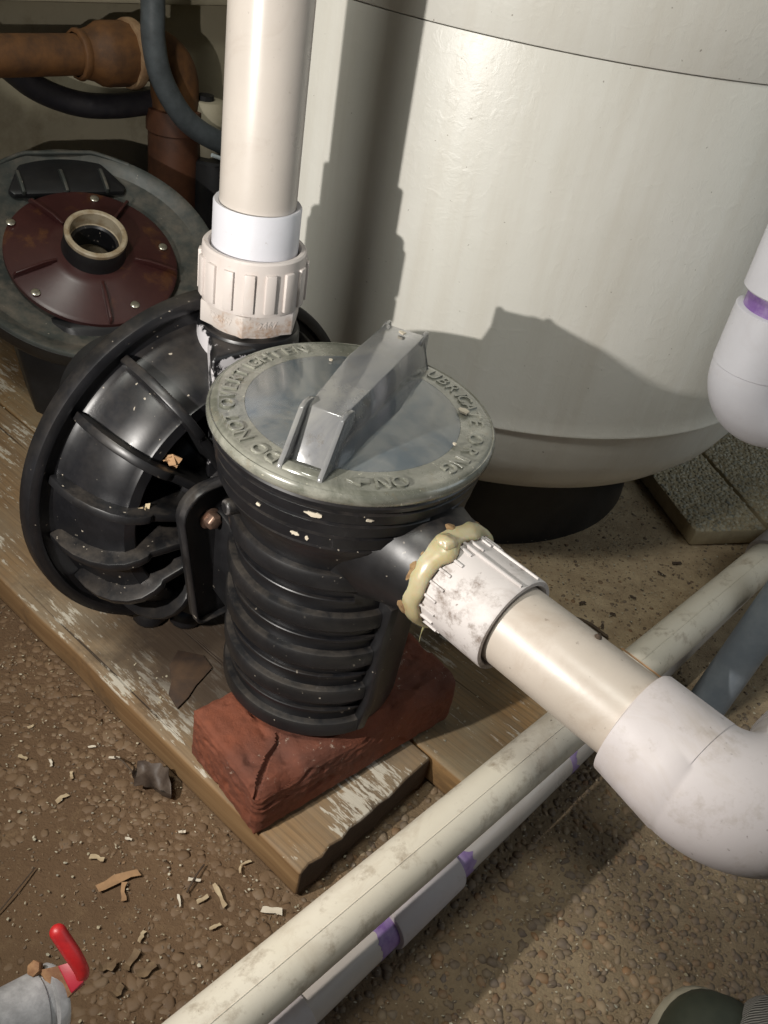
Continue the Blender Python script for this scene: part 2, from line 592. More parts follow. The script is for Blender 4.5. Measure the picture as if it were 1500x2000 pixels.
# wall
t = NT("stained_cream_wall")
c = t.mix(t.ramp(t.noise(5, 6, 0.6), 0.3, 0.7), (0.44, 0.395, 0.285), (0.34, 0.30, 0.21))
c = t.mix(t.math('MULTIPLY', t.ramp(t.noise(11, 8, 0.7), 0.52, 0.72), 0.6), c, (0.16, 0.125, 0.07))
t.set("Base Color", c).set("Roughness", 0.8)
t.bump(t.noise(80, 7), 0.25, 0.002)
M['wall'] = t.m
M['ledge'] = simple("painted_ledge", (0.42, 0.38, 0.28), (0.34, 0.30, 0.21), 12, 0.7)
M['ceiling'] = simple("plain_ceiling", (0.20, 0.18, 0.14), (0.16, 0.145, 0.11), 8, 0.9)
M['rust_pipe'] = simple("rusty_orange_pipe", (0.17, 0.075, 0.025), (0.085, 0.040, 0.018), 30, 0.65, bump=0.2)
M['rust_dark'] = simple("dark_rusty_pipe", (0.10, 0.038, 0.018), (0.06, 0.025, 0.014), 20, 0.55, bump=0.2)
M['rust_ring'] = simple("chalky_ring", (0.34, 0.22, 0.12), (0.22, 0.12, 0.06), 50, 0.7)
M['hose_grey'] = simple("grey_rubber_hose", (0.10, 0.115, 0.125), (0.065, 0.075, 0.08), 40, 0.5)
M['hose_black'] = simple("black_rubber_hose", (0.020, 0.019, 0.024), (0.035, 0.032, 0.036), 40, 0.5)
M['conduit'] = simple("grey_conduit", (0.17, 0.195, 0.225), (0.25, 0.275, 0.30), 18, 0.42)
M['galv'] = simple("dull_galvanised_metal", (0.24, 0.235, 0.235), (0.42, 0.41, 0.41), 60, 0.6, 0.3, 0.5)
M['tape'] = simple("thread_tape", (0.50, 0.56, 0.58), (0.42, 0.50, 0.52), 60, 0.5)
M['rust'] = simple("bare_rust", (0.13, 0.055, 0.022), (0.27, 0.15, 0.07), 90, 0.8, 0.1, 0.4)
M['red'] = simple("red_vinyl", (0.40, 0.012, 0.012), (0.26, 0.01, 0.012), 90, 0.45)
M['red_dull'] = simple("worn_red_paint", (0.33, 0.010, 0.025), (0.25, 0.012, 0.02), 30, 0.5)
M['bolt'] = simple("brown_steel", (0.20, 0.13, 0.10), (0.34, 0.22, 0.16), 150, 0.4, 0.7, 0.2)
M['screw'] = simple("bright_steel", (0.48, 0.45, 0.38), (0.62, 0.60, 0.52), 150, 0.3, 0.9, 0.2)
M['dish'] = black_plastic("dusty_dark_plastic", scuff=0.3, dust=0.75, base=(0.042, 0.047, 0.043), rough=0.4)
t = NT("maroon_plastic")
c = t.mix(t.ramp(t.noise(15, 6), 0.35, 0.7), (0.040, 0.0125, 0.012), (0.058, 0.019, 0.017))
c = t.mix(t.math('MULTIPLY', t.ramp(t.noise(13, 7, 0.7), 0.58, 0.74), 0.8), c, (0.16, 0.07, 0.02))
t.set("Base Color", c).set("Roughness", 0.36)
t.bump(t.noise(60, 5), 0.08, 0.001)
M['maroon'] = t.m
M['ivory'] = simple("ivory_ring", (0.42, 0.36, 0.26), (0.26, 0.19, 0.11), 60, 0.5)
M['leaf'] = simple("dead_leaf", (0.055, 0.038, 0.028), (0.10, 0.075, 0.058), 60, 0.6)
M['twig'] = simple("dead_twig", (0.045, 0.028, 0.018), (0.075, 0.05, 0.03), 80, 0.8)
M['chip'] = simple("pale_wood_chip", (0.44, 0.35, 0.22), (0.27, 0.19, 0.11), 60, 0.8)
M['chip_tan'] = simple("tan_wood_chip", (0.34, 0.20, 0.10), (0.24, 0.14, 0.07), 60, 0.8)
M['leaf_scrap'] = simple("dry_leaf_scrap", (0.12, 0.075, 0.038), (0.21, 0.14, 0.075), 60, 0.8)
M['flake'] = simple("paint_flake", (0.56, 0.50, 0.40), (0.46, 0.40, 0.31), 60, 0.8)
M['scrap'] = simple("stained_fibreboard", (0.034, 0.020, 0.013), (0.075, 0.042, 0.022), 30, 0.75)
M['soil'] = simple("dry_grit", (0.09, 0.06, 0.04), (0.30, 0.24, 0.15), 300, 0.9)
M['sole'] = simple("grimy_sole", (0.30, 0.27, 0.20), (0.22, 0.195, 0.14), 40, 0.7)
M['toe'] = simple("dark_shoe_leather", (0.022, 0.026, 0.016), (0.035, 0.038, 0.024), 40, 0.6)
t = NT("grey_knit")
wv = t.n.new("ShaderNodeTexWave")
wv.inputs["Scale"].default_value = 160
wv.inputs["Distortion"].default_value = 2.5
t.l.new(t.tc.outputs["Object"], wv.inputs["Vector"])
t.set("Base Color", t.mix(wv.outputs["Fac"], (0.10, 0.095, 0.082), (0.26, 0.245, 0.22))).set("Roughness", 0.95)
t.bump(wv.outputs["Fac"], 0.9, 0.003)
M['knit'] = t.m


# ------------------------------------------------------------------ setting: floor, wall, ceiling
def grid_plane(x0, x1, y0, y1, nx, ny, zf):
    mb = MB()
    vs = [(x0 + (x1 - x0) * i / nx, y0 + (y1 - y0) * j / ny, 0) for j in range(ny + 1) for i in range(nx + 1)]
    vs = [(x, y, zf(x, y)) for x, y, _ in vs]
    fs = [(j * (nx + 1) + i, j * (nx + 1) + i + 1, (j + 1) * (nx + 1) + i + 1, (j + 1) * (nx + 1) + i) for j in range(ny) for i in range(nx)]
    return mb.add(vs, fs)


def floor_z(x, y):
    e = min(1.0, max(0.0, 3.0 - max(abs(x), abs(y - 0.7)) * 2))
    return (noise.noise(Vector((x * 6, y * 6, 0))) * 0.003 + noise.noise(Vector((x * 40, y * 40, 3))) * 0.0012) * e - 0.001


fl = grid_plane(-1.3, 1.7, -0.6, 2.4, 150, 150, floor_z)
fo = build("floor", fl, M['floor'], frame=WF)
kind(fo, "structure")
ap = MB()
for (a, b, c_, d_) in ((-8, -1.3, -8, 8), (1.7, 8, -8, 8), (-1.3, 1.7, -8, -0.6), (-1.3, 1.7, 2.4, 8)):
    ap.add([(a, c_, -0.004), (b, c_, -0.004), (b, d_, -0.004), (a, d_, -0.004)], [(0, 1, 2, 3)])
kind(build("outer_ground", ap, M['floor'], frame=WF), "structure")

wall = thing("back_wall", "stained cream rendered wall behind the pumps in deep shade", "wall", fw(-1.0, 0.5, 0), PH)
build("wall_panel", MB().box((-1.0, 0.5, 1.1), (0.05, 2.6, 1.15)), M['wall'], wall, bevel=0.004)
build("ledge", MB().box((-0.925, 0.5, 0.55), (0.0245, 2.6, 0.085)), M['ledge'], wall, bevel=0.006)
ce = build("ceiling", MB().box((0.1, 0.3, 2.3), (1.15, 2.9, 0.04)), M['ceiling'])
kind(ce, "structure")


# ------------------------------------------------------------------ pebbles (real relief, nobody could count them)
def pebble_mesh(name, mat, pts, size, height, tint, parent=None, frame=WF, sink=0.3, small=False):
    """pts (n,3), size (n,2), height (n,), tint (n,)"""
    bm = bmesh.new()
    bmesh.ops.create_icosphere(bm, subdivisions=1 if small else 2, radius=1)
    bmesh.ops.delete(bm, geom=[v for v in bm.verts if v.co.z < -0.30], context='VERTS')
    bm.verts.ensure_lookup_table()
    tv = np.array([v.co[:] for v in bm.verts])
    tf = np.array([[v.index for v in f.verts] for f in bm.faces])
    bm.free()
    n = len(pts)
    ang = rng.uniform(0, 2 * np.pi, n)
    ca, sa = np.cos(ang), np.sin(ang)
    jit = 1 + rng.normal(0, 0.15, (n, len(tv)))
    x = tv[None, :, 0] * size[:, 0:1] * jit
    y = tv[None, :, 1] * size[:, 1:2] * jit
    z = tv[None, :, 2] * height[:, None] - height[:, None] * sink
    X = x * ca[:, None] - y * sa[:, None] + pts[:, 0:1]
    Y = x * sa[:, None] + y * ca[:, None] + pts[:, 1:2]
    Z = z + pts[:, 2:3]
    V = np.stack([X, Y, Z], 2).reshape(-1, 3)
    F = (tf[None] + (np.arange(n) * len(tv))[:, None, None]).reshape(-1, 3)
    inv = (BASES[parent.name].inverted() if parent else Matrix.Identity(4)) @ frame
    m = np.array(inv)
    V = V @ m[:3, :3].T + m[:3, 3]
    me = bpy.data.meshes.new(name)
    me.vertices.add(len(V))
    me.vertices.foreach_set("co", V.astype(np.float32).ravel())
    me.loops.add(len(F) * 3)
    me.loops.foreach_set("vertex_index", F.astype(np.int32).ravel())
    me.polygons.add(len(F))
    me.polygons.foreach_set("loop_start", np.arange(0, len(F) * 3, 3, dtype=np.int32))
    me.polygons.foreach_set("use_smooth", np.ones(len(F), dtype=bool))
    at = me.attributes.new("tint", 'FLOAT', 'POINT')
    at.data.foreach_set("value", np.repeat(tint, len(tv)).astype(np.float32))
    me.update()
    me.validate()
    me.materials.append(mat)
    o = bpy.data.objects.new(name, me)
    COL.objects.link(o)
    if parent:
        o.parent = parent
    kind(o, "stuff")
    return o


E0 = np.array([-0.011, 0.403]); EU = np.array([math.cos(R(-35.3)), math.sin(R(-35.3))]); EV = np.array([-EU[1], EU[0]])


def jitter_grid(x0, x1, y0, y1, s):
    gx, gy = np.meshgrid(np.arange(x0, x1, s), np.arange(y0, y1, s))
    gx = gx + (np.arange(gx.shape[0]) % 2)[:, None] * s / 2
    p = np.stack([gx.ravel(), gy.ravel()], 1)
    return p + rng.uniform(-0.42 * s, 0.42 * s, p.shape)


def visible_floor(p):
    tank = np.hypot(p[:, 0] - 0.092, p[:, 1] - 1.19) < 0.24
    return ~tank & (p[:, 1] < 1.55) & (np.abs(p[:, 0]) < 0.20 + p[:, 1] * 0.68) & (p[:, 1] > 0.2)


def plank_uv(p):
    q = p - E0
    return q @ EU, q @ EV


def fz(p):
    return np.array([floor_z(x, y) for x, y in p])


p = jitter_grid(-0.2, 0.95, 0.2, 1.55, 0.0078)
uu, vv = plank_uv(p)
lim = np.where(uu > 0.0, 0.004, 0.0) + 0.0
sel = visible_floor(p) & (((vv > 0.31)) | (uu > 0.0) & ((vv > 0.0) | (uu > 0.02)))
sandy = (p[:, 1] > 0.74 + 0.05 * np.sin(p[:, 0] * 40)) & (rng.random(len(p)) < 0.72)
p = p[sel & ~sandy]
n = len(p)
sz = (0.0017 + 0.0040 * rng.random((n, 1)) ** 1.5) * np.concatenate([rng.uniform(0.85, 1.3, (n, 1)), rng.uniform(0.7, 1.0, (n, 1))], 1)
fine = p[:, 1] > 0.70
sz[fine] *= 0.6
ht = 0.0008 + sz.mean(1) * rng.uniform(0.40, 0.62, n)
pebble_mesh("exposed_aggregate", M['pebble'], np.c_[p, fz(p)], sz, ht, rng.random(n), sink=0.38)

p = jitter_grid(-0.75, 0.12, 0.2, 1.2, 0.0088)
uu, vv = plank_uv(p)
dn = np.array([noise.noise(Vector((x * 7, y * 7, 5))) for x, y in p])
sel = visible_floor(p) & ((vv < 0.004) & (uu < 0.03)) & (dn > -0.45 + 0.4 * rng.random(len(p)))
p = p[sel]
n = len(p)
sz = (0.0024 + 0.0040 * rng.random((n, 1)) ** 1.3) * np.concatenate([rng.uniform(0.9, 1.3, (n, 1)), rng.uniform(0.75, 1.0, (n, 1))], 1)
ht = 0.0005 + sz.mean(1) * rng.uniform(0.08, 0.24, n)
pebble_mesh("dirt_coated_aggregate", M['pebble_dirt'], np.c_[p, fz(p)], sz, ht, rng.random(n), sink=0.36)

# loose grit and crumbs over everything on the floor
p = rng.uniform((-0.6, 0.25), (0.7, 1.25), (9000, 2))
p = p[visible_floor(p)]
uu, vv = plank_uv(p)
on = (uu < 0) & (vv > 0.0) & (vv < 0.30)
n = len(p)
zz = fz(p) + np.where(on, 0.0395, 0.0035)
sz = 0.0004 + 0.0015 * rng.random((n, 2)) ** 2.2
pebble_mesh("loose_grit", M['pebble_grey'], np.c_[p, zz], sz, sz.mean(1) * 0.7, rng.random(n), sink=-0.1, small=True)

p = rng.uniform((-0.6, 0.25), (0.7, 1.25), (16000, 2))
p = p[visible_floor(p)]
uu, vv = plank_uv(p)
p = p[~((uu < 0.02) & (vv > 0.0) & (vv < 0.32))]
n = len(p)
sz = 0.0005 + 0.0014 * rng.random((n, 2)) ** 1.8
pebble_mesh("brown_grit", M['pebble'], np.c_[p, fz(p) + 0.0008], sz, sz.mean(1) * 0.6, rng.random(n), sink=-0.05, small=True)

# ------------------------------------------------------------------ pavers
def paver(label, corner, ang, sx, sy, h):
    fr = Matrix.Translation((corner[0], corner[1], 0)) @ Matrix.Rotation(ang, 4, 'Z')
    t_ = thing("concrete_paver", label, "paver", (corner[0], corner[1], 0), ang, "exposed aggregate pavers")
    build("slab", MB().box((sx / 2, sy / 2, h / 2 + 0.001), (sx / 2, sy / 2, h / 2)), M['paver'], t_, frame=fr, bevel=0.004)
    q = jitter_grid(0.004, sx - 0.004, 0.004, sy - 0.004, 0.0062)
    k = len(q)
    s_ = rng.uniform(0.0022, 0.0042, (k, 2))
    pebble_mesh("pebble_face", M['pebble_grey'], np.c_[q, np.full(k, h + 0.001)], s_, s_.mean(1) * 0.8, rng.random(k), parent=t_, frame=fr)
    return t_


paver("pebble faced paver lying beyond the tank foot with a smooth front edge", (0.425, 1.017), R(20), 0.118, 0.30, 0.026)
paver("pebble faced paver at the right edge behind the grey conduit", (0.5395, 1.0588), R(20), 0.25, 0.30, 0.027)
paver("pebble faced paver in shade at the left behind the old pump", (-0.86, 1.0), R(8), 0.27, 0.25, 0.05)

# ------------------------------------------------------------------ boards under the pump
AB = R(-35.3)
bfr = Matrix.Translation((E0[0], E0[1], 0)) @ Matrix.Rotation(AB, 4, 'Z')


def board(name, label, u0, u1, v0, v1, z0, z1, mat, seed):
    mb = MB()
    nx, ny = 70, 14
    def P(i, j, z):
        u = u0 + (u1 - u0) * i / nx
        v = v0 + (v1 - v0) * j / ny
        rough = noise.noise(Vector((v * 90, seed, z * 60))) * 0.003 if i == nx else 0
        edge = noise.noise(Vector((u * 14, seed + j, 2))) * 0.0015 if j in (0, ny) else 0
        return (u + rough, v + edge, z + noise.noise(Vector((u * 5, v * 20, seed))) * 0.0010)
    top = [P(i, j, z1) for j in range(ny + 1) for i in range(nx + 1)]
    bot = [P(i, j, z0) for j in range(ny + 1) for i in range(nx + 1)]
    W = nx + 1
    off = len(top)
    fs = []
    for j in range(ny):
        for i in range(nx):
            a = j * W + i
            fs.append((a, a + 1, a + W + 1, a + W))
            fs.append((off + a + W, off + a + W + 1, off + a + 1, off + a))
    for i in range(nx):
        fs.append((i, off + i, off + i + 1, i + 1))
        a = ny * W + i
        fs.append((a + 1, off + a + 1, off + a, a))
    for j in range(ny):
        a = j * W
        fs.append((a + W, off + a + W, off + a, a))
        a = j * W + nx
        fs.append((a, off + a, off + a + W, a + W))
    mb.add(top + bot, fs)
    o = build(name, mb, mat, frame=bfr @ Matrix.Identity(4), origin=(E0[0], E0[1], 0), bevel=0.0035, bseg=3)
    # keep the grain along the board: rotate the object instead of the vertices
    rot = Matrix.Rotation(AB, 4, 'Z')
    o.data.transform(rot.inverted())
    o.matrix_world = Matrix.Translation((E0[0], E0[1], 0)) @ rot
    return tag(o, label, "board", "boards laid under the pump")


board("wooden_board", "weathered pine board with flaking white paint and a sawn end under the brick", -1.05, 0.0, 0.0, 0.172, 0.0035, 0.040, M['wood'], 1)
board("wooden_board", "greyer pine board reaching under the lower pipes beyond the brick", -1.0, 0.088, 0.1745, 0.318, 0.003, 0.039, M['wood2'], 9)

# scrap of fibreboard under the volute
mb = MB()
poly = [(-0.155, 0.541), (-0.149, 0.556), (-0.146, 0.572), (-0.137, 0.598), (-0.150, 0.612), (-0.176, 0.612), (-0.178, 0.590), (-0.170, 0.571), (-0.168, 0.556)]
mb.prism(poly, (0, 0, 0.0422), (1, 0, 0), (0, 1, 0), (0, 0, 1), 0.0022)
tag(build("fibreboard_scrap", mb, M['scrap'], frame=WF, bevel=0.0008, origin=(-0.17, 0.6, 0.041)), "dark stained scrap of fibreboard lying on the board beside the brick", "scrap")

# ------------------------------------------------------------------ brick
bm = bmesh.new()
bmesh.ops.create_cube(bm, size=1)
bmesh.ops.subdivide_edges(bm, edges=bm.edges, cuts=100, use_grid_fill=True)
BX, BY, BZ = 0.104, 0.230, 0.060
for v in bm.verts:
    c0 = v.co.copy()
    q = Vector((c0.x * BX, c0.y * BY, c0.z * BZ))
    # soft rounded arrises
    ex, ey, ez = BX / 2 - abs(q.x), BY / 2 - abs(q.y), BZ / 2 - abs(q.z)
    es = sorted((ex, ey, ez))
    rr = 0.006
    if es[1] < rr:
        k = (rr - es[1]) * 0.35
        if es[0] < rr:
            q.x -= math.copysign(k, q.x) if ex < rr else 0
            q.y -= math.copysign(k, q.y) if ey < rr else 0
            q.z -= math.copysign(k, q.z) if ez < rr else 0
    nz = noise.noise(q * 22) * 0.0012 + noise.noise(q * 150 + Vector((3, 1, 2))) * 0.0010 - max(0, noise.noise(q * 75 + Vector((9, 2, 5))) - 0.30) * 0.009
    dirv = Vector((c0.x if abs(c0.x) > 0.499 else 0, c0.y if abs(c0.y) > 0.499 else 0, c0.z if abs(c0.z) > 0.499 else 0))
    if dirv.length > 0:
        q += dirv.normalized() * nz
    # spalled top edge on the long front side
    if q.x > 0.012 and q.z > 0.0:
        b = noise.noise(Vector((q.y * 28, 4.0, 0))) * 0.5 + 0.5
        dep = max(0.0, (q.x - (0.052 - 0.024 * b)) / 0.024) * max(0, q.z / 0.03)
        q.z -= dep * 0.024 * (0.3 + b)
        q.x -= dep * 0.004
    # crack running in from the broken corner
    line = q.x - (0.047 - (q.y + 0.115) * 0.75 + noise.noise(Vector((q.y * 60, 1, 7))) * 0.006)
    if q.z > 0.018 and q.y < -0.066:
        if abs(line) < 0.0015 + 0.0018 * max(0, noise.noise(Vector((q.y * 45, 3, 3))) + 0.3):
            q.z -= 0.006
        elif line > 0:
            q.z -= (0.0025 + max(0, line) * 0.22) * min(1, (-0.066 - q.y) / 0.012)
    v.co = q
me = bpy.data.meshes.new("brick")
bmesh.ops.recalc_face_normals(bm, faces=bm.faces)
bm.to_mesh(me)
bm.free()
for p_ in me.polygons:
    p_.use_smooth = True
me.set_sharp_from_angle(angle=R(38))
me.materials.append(M['brick'])
brick = bpy.data.objects.new("brick", me)
COL.objects.link(brick)
brick.matrix_world = FR @ Matrix.Translation((0.031, -0.003, 0.0705)) @ Matrix.Rotation(R(-3.0), 4, 'Z')
tag(brick, "cracked red clay brick propping up the black strainer pot on the boards", "brick")

# ------------------------------------------------------------------ pump
pump = thing("pool_pump", "black pool pump with ribbed strainer pot and cloudy screw lid standing on a brick", "pump", fw(0, 0, 0.10), PH)
prof = [(0.0, 0.1015), (0.067, 0.1015), (0.0735, 0.105), (0.0755, 0.114), (0.0765, 0.150), (0.0775, 0.20), (0.0785, 0.25), (0.0795, 0.290), (0.0830, 0.300), (0.0860, 0.308), (0.0905, 0.316), (0.0935, 0.321), (0.0945, 0.3245),
        (0.0930, 0.3255), (0.0930, 0.3275), (0.0968, 0.3285), (0.0974, 0.3375), (0.0955, 0.3385), (0.0955, 0.3405), (0.0990, 0.3415), (0.0998, 0.3500), (0.0980, 0.3512), (0.0980, 0.3532), (0.1012, 0.3542), (0.1020, 0.3620), (0.1000, 0.3632), (0.1000, 0.3650), (0.1032, 0.3658), (0.1035, 0.3690), (0.102, 0.3708), (0.099, 0.3715), (0.093, 0.3705), (0.088, 0.368), (0.0845, 0.36), (0.083, 0.33), (0.0005, 0.328)]
body = build("strainer_body", MB().lathe(prof, segs=96), M['black'], pump, angle=28)
build("dark_water", MB().lathe([(0.0, 0.3465), (0.0825, 0.3465), (0.0832, 0.3445), (0.0, 0.3440)], segs=48), M['well'], body)


def rib_arc(z, r0, out, h, a0, a1, seg=64):
    mb = MB()
    sec = [(r0 - 0.004, z - h), (r0 + out * 0.80, z - h), (r0 + out, z - h * 0.75), (r0 + out * 1.05, z + h * 0.55), (r0 + out * 0.85, z + h * 0.9), (r0 + out * 0.5, z + h), (r0 - 0.004, z + h * 1.02)]
    rings = []
    for i in range(seg + 1):
        a = a0 + (a1 - a0) * i / seg
        rings.append([Vector((r * math.cos(a), r * math.sin(a), zz)) for r, zz in sec])
    mb.ring_loft(rings, True, True)
    return mb


for k in range(9):
    z = 0.116 + k * 0.0212
    r0 = 0.0756 + (z - 0.11) * 0.022
    wide = (k % 2 == 0)
    build("rib", rib_arc(z, r0, 0.0066 if wide else 0.0026, 0.0080 if wide else 0.0020, R(-250 + 60), R(-14) + (0 if z < 0.255 else R(-16))), M['black_dull' if wide else 'black'], body, angle=30)
# vertical fin that closes the rib ends below the suction port
build("end_fin", MB().prism([(0.070, 0.104), (0.083, 0.110), (0.0895, 0.15), (0.0905, 0.22), (0.0940, 0.262), (0.072, 0.262)], (0, 0, 0), (math.cos(R(-11)), math.sin(R(-11)), 0), (0, 0, 1), (-math.sin(R(-11)), math.cos(R(-11)), 0), 0.008), M['black_dull'], body, bevel=0.0015)
# side gusset on the flange side
build("gusset", MB().prism([(-0.084, 0.262), (-0.062, 0.255), (-0.045, 0.235), (-0.034, 0.205), (-0.022, 0.175), (-0.014, 0.14), (-0.012, 0.106), (-0.030, 0.106), (-0.046, 0.128), (-0.060, 0.165), (-0.084, 0.172)], (0, -0.056, 0), (1, 0, 0), (0, 0, 1), (0, 1, 0), 0.007), M['black_dull'], body, bevel=0.0016)
build("lug", MB().lathe([(0.0, 0.0), (0.0068, 0.0), (0.0062, 0.012), (0.0045, 0.0135), (0.0, 0.0135)], (-0.016, -0.0850, 0.318), (-0.19, -0.98, 0.0), 14), M['black_dull'], body, bevel=0.002)
for i, (a_, z_, w_, h_) in enumerate(((-55, 0.3580, 0.013, 0.0020), (-62, 0.3340, 0.008, 0.0018), (-57, 0.3330, 0.003, 0.0020), (-79, 0.3460, 0.004, 0.0016), (-34, 0.3590, 0.006, 0.0010))):
    rr_ = 0.1020 if z_ > 0.353 else (0.0998 if z_ > 0.34 else 0.0974)
    mb = MB()
    top_, n_ = [], 10
    ring_o, ring_i = [], []
    for k in range(14):
        q = 2 * math.pi * k / 14
        th = R(a_) + (w_ / 2 * math.cos(q) * rng.uniform(0.6, 1.1)) / rr_
        zz = z_ + h_ * math.sin(q) * rng.uniform(0.5, 1.2)
        ring_o.append(Vector(((rr_ + 0.0005) * math.cos(th), (rr_ + 0.0005) * math.sin(th), zz)))
        ring_i.append(Vector(((rr_ - 0.001) * math.cos(th), (rr_ - 0.001) * math.sin(th), zz)))
    mb.ring_loft([ring_i, ring_o], True, True)
    build("pale_smear", mb, M['flake'], body, angle=20)
# suction port
mb = MB()
mb.lathe([(0.062, 0.050), (0.0555, 0.066), (0.0495, 0.080), (0.0450, 0.094), (0.0425, 0.104), (0.0412, 0.118), (0.0395, 0.1195), (0.030, 0.1195)], (0, 0, 0.308), (1, 0, 0), 56, True, True)
build("suction_port", mb, M['black_dull'], pump)

# --- lid
lid = build("lid", MB().lathe([(0.0795, 0.3755), (0.082, 0.3725), (0.0985, 0.3722), (0.1050, 0.3725), (0.1064, 0.3745), (0.1066, 0.3775), (0.1060, 0.3800), (0.1046, 0.3812), (0.1036, 0.3806), (0.1026, 0.3812), (0.1010, 0.3820), (0.0975, 0.3818), (0.0850, 0.3821), (0.0795, 0.3824), (0.0795, 0.3755)], segs=112), M['lid'], pump, angle=40)
build("lid_window", MB().lathe([(0.0, 0.3862), (0.03, 0.3857), (0.060, 0.3842), (0.0735, 0.3828), (0.0793, 0.38235), (0.0793, 0.3760), (0.05, 0.3795), (0.0, 0.3810)], segs=96), M['lid_clear'], lid, angle=40)
ax = Vector((-0.43, 0.905, 0)).normalized(); lat = Vector((ax.y, -ax.x, 0))
ho = lat * 0.002


def HP(sx, l, z):
    return ho + ax * sx + lat * l + Vector((0, 0, z))


mb = MB()
stn = [(-0.0845, 0.381, 0.0160, 0.0150), (-0.063, 0.4135, 0.0210, 0.0128), (0.014, 0.4155, 0.0310, 0.0170), (0.089, 0.4115, 0.0245, 0.0165), (0.0945, 0.381, 0.0245, 0.0235)]
rings = []
for sx, zt, wb, wt in stn:
    sb = max(-0.0845, min(0.0945, sx * 1.2 if sx < 0 else sx))
    rings.append([HP(sb, -wb, 0.379), HP(sx, -wt, zt), HP(sx, wt, zt), HP(sb, wb, 0.379)])
mb.ring_loft(rings, True, True)
hd = build("handle", mb, M['handle'], lid, bevel=0.0016, angle=30)
for s_ in (-1, 1):
    for poly in ([(-0.099, 0.379), (-0.0965, 0.3845), (-0.0905, 0.3900), (-0.0700, 0.4150), (-0.0640, 0.4168), (-0.0560, 0.4155), (-0.0500, 0.4130), (-0.050, 0.379)],
                 [(0.080, 0.379), (0.078, 0.4095), (0.088, 0.4112), (0.0945, 0.4122), (0.0985, 0.4108), (0.1005, 0.379)]):
        build("corner_rib", MB().prism(poly, ho + lat * (0.0146 if poly[0][0] < 0 else 0.0160) * s_, ax, (0, 0, 1), lat, 0.0042), M['handle'], hd, bevel=0.0015)
build("crossbar", MB().prism([(-0.0985, 0.379), (-0.096, 0.3838), (-0.089, 0.3848), (-0.084, 0.379)], ho, ax, (0, 0, 1), lat, 0.0262), M['lid'], hd, bevel=0.0012)


def text_mesh(ch, size, depth, bev=0.0):
    cu = bpy.data.curves.new("lettering", 'FONT')
    cu.body = ch
    cu.size = size
    cu.extrude = depth
    cu.bevel_depth = bev
    cu.resolution_u = 5
    cu.align_x = 'CENTER'
    cu.align_y = 'CENTER'
    to = bpy.data.objects.new("lettering_source", cu)
    COL.objects.link(to)
    dg = bpy.context.evaluated_depsgraph_get()
    me_ = bpy.data.meshes.new_from_object(to.evaluated_get(dg))
    vs = [v.co.copy() for v in me_.vertices]
    fs = [tuple(p_.vertices) for p_ in me_.polygons]
    bpy.data.objects.remove(to)
    bpy.data.curves.remove(cu)
    bpy.data.meshes.remove(me_)
    return vs, fs


GL = {}


def lid_text(s, a_start, adv, rad=0.0912, size=0.0158, z=0.3824):
    mb = MB()
    a = a_start
    for ch in s:
        if ch != ' ':
            if (ch, size) not in GL:
                GL[(ch, size)] = text_mesh(ch, size, 0.0009, 0.00012)
            vs, fs = GL[(ch, size)]
            th = R(a)
            up = Vector((math.cos(th), math.sin(th), 0)); rt = Vector((math.sin(th), -math.cos(th), 0))
            mb.add([up * (rad + v.y) + rt * v.x + Vector((0, 0, z + v.z)) for v in vs], fs)
        a -= adv * (0.55 if ch in ' I-' else 1.0)
    return mb


for s_, a0, adv in (("DO NOT OVERTIGHTEN", -78, 7.4), ("ON", -22, 7.6), ("O-RING", 34, 7.2), ("LUBRICATE", 101, 7.0)):
    build("lettering", lid_text(s_, a0, adv), M['lid'], lid, angle=40)
mb = MB()
pts = []
for a, r_ in ((-35, 0.0930), (-35, 0.0880), (-39, 0.0885), (-39, 0.0865), (-45, 0.0910), (-39, 0.0962), (-39, 0.0935)):
    pts.append((r_ * math.cos(R(a)), r_ * math.sin(R(a))))
mb.prism(pts, (0, 0, 0.3826), (1, 0, 0), (0, 1, 0), (0, 0, 1), 0.0018)
build("arrow_mark", mb, M['lid'], lid, bevel=0.0003)
# paint chips stuck on the lid
for i, (x, y, s_) in enumerate(((0.046, 0.070, 0.0050), (-0.035, 0.048, 0.0020), (-0.062, 0.030, 0.0018), (0.074, 0.030, 0.0017), (-0.030, 0.072, 0.0034))):
    mb = MB()
    zc = 0.3846 if i != 4 else 0.4135
    poly = [(x + s_ * math.cos(a) * rng.uniform(0.6, 1.2), y + 0.7 * s_ * math.sin(a) * rng.uniform(0.6, 1.2)) for a in np.linspace(0, 5.6, 7)]
    mb.prism(poly, (0, 0, zc), (1, 0, 0), (0, 1, 0), (0, 0, 1), 0.0012)
    tag(build("paint_flake", mb, M['flake'], origin=fw(x, y, zc)), ["pale fleck on the lid beside the letters at the far right", "tiny pale fleck on the lid left of its handle", "tiny pale fleck on the left part of the lid window", "tiny white fleck near the right edge of the lid window", "pale fleck sitting on top of the lid handle"][i], "paint flake", "pale flecks on the pump lid")

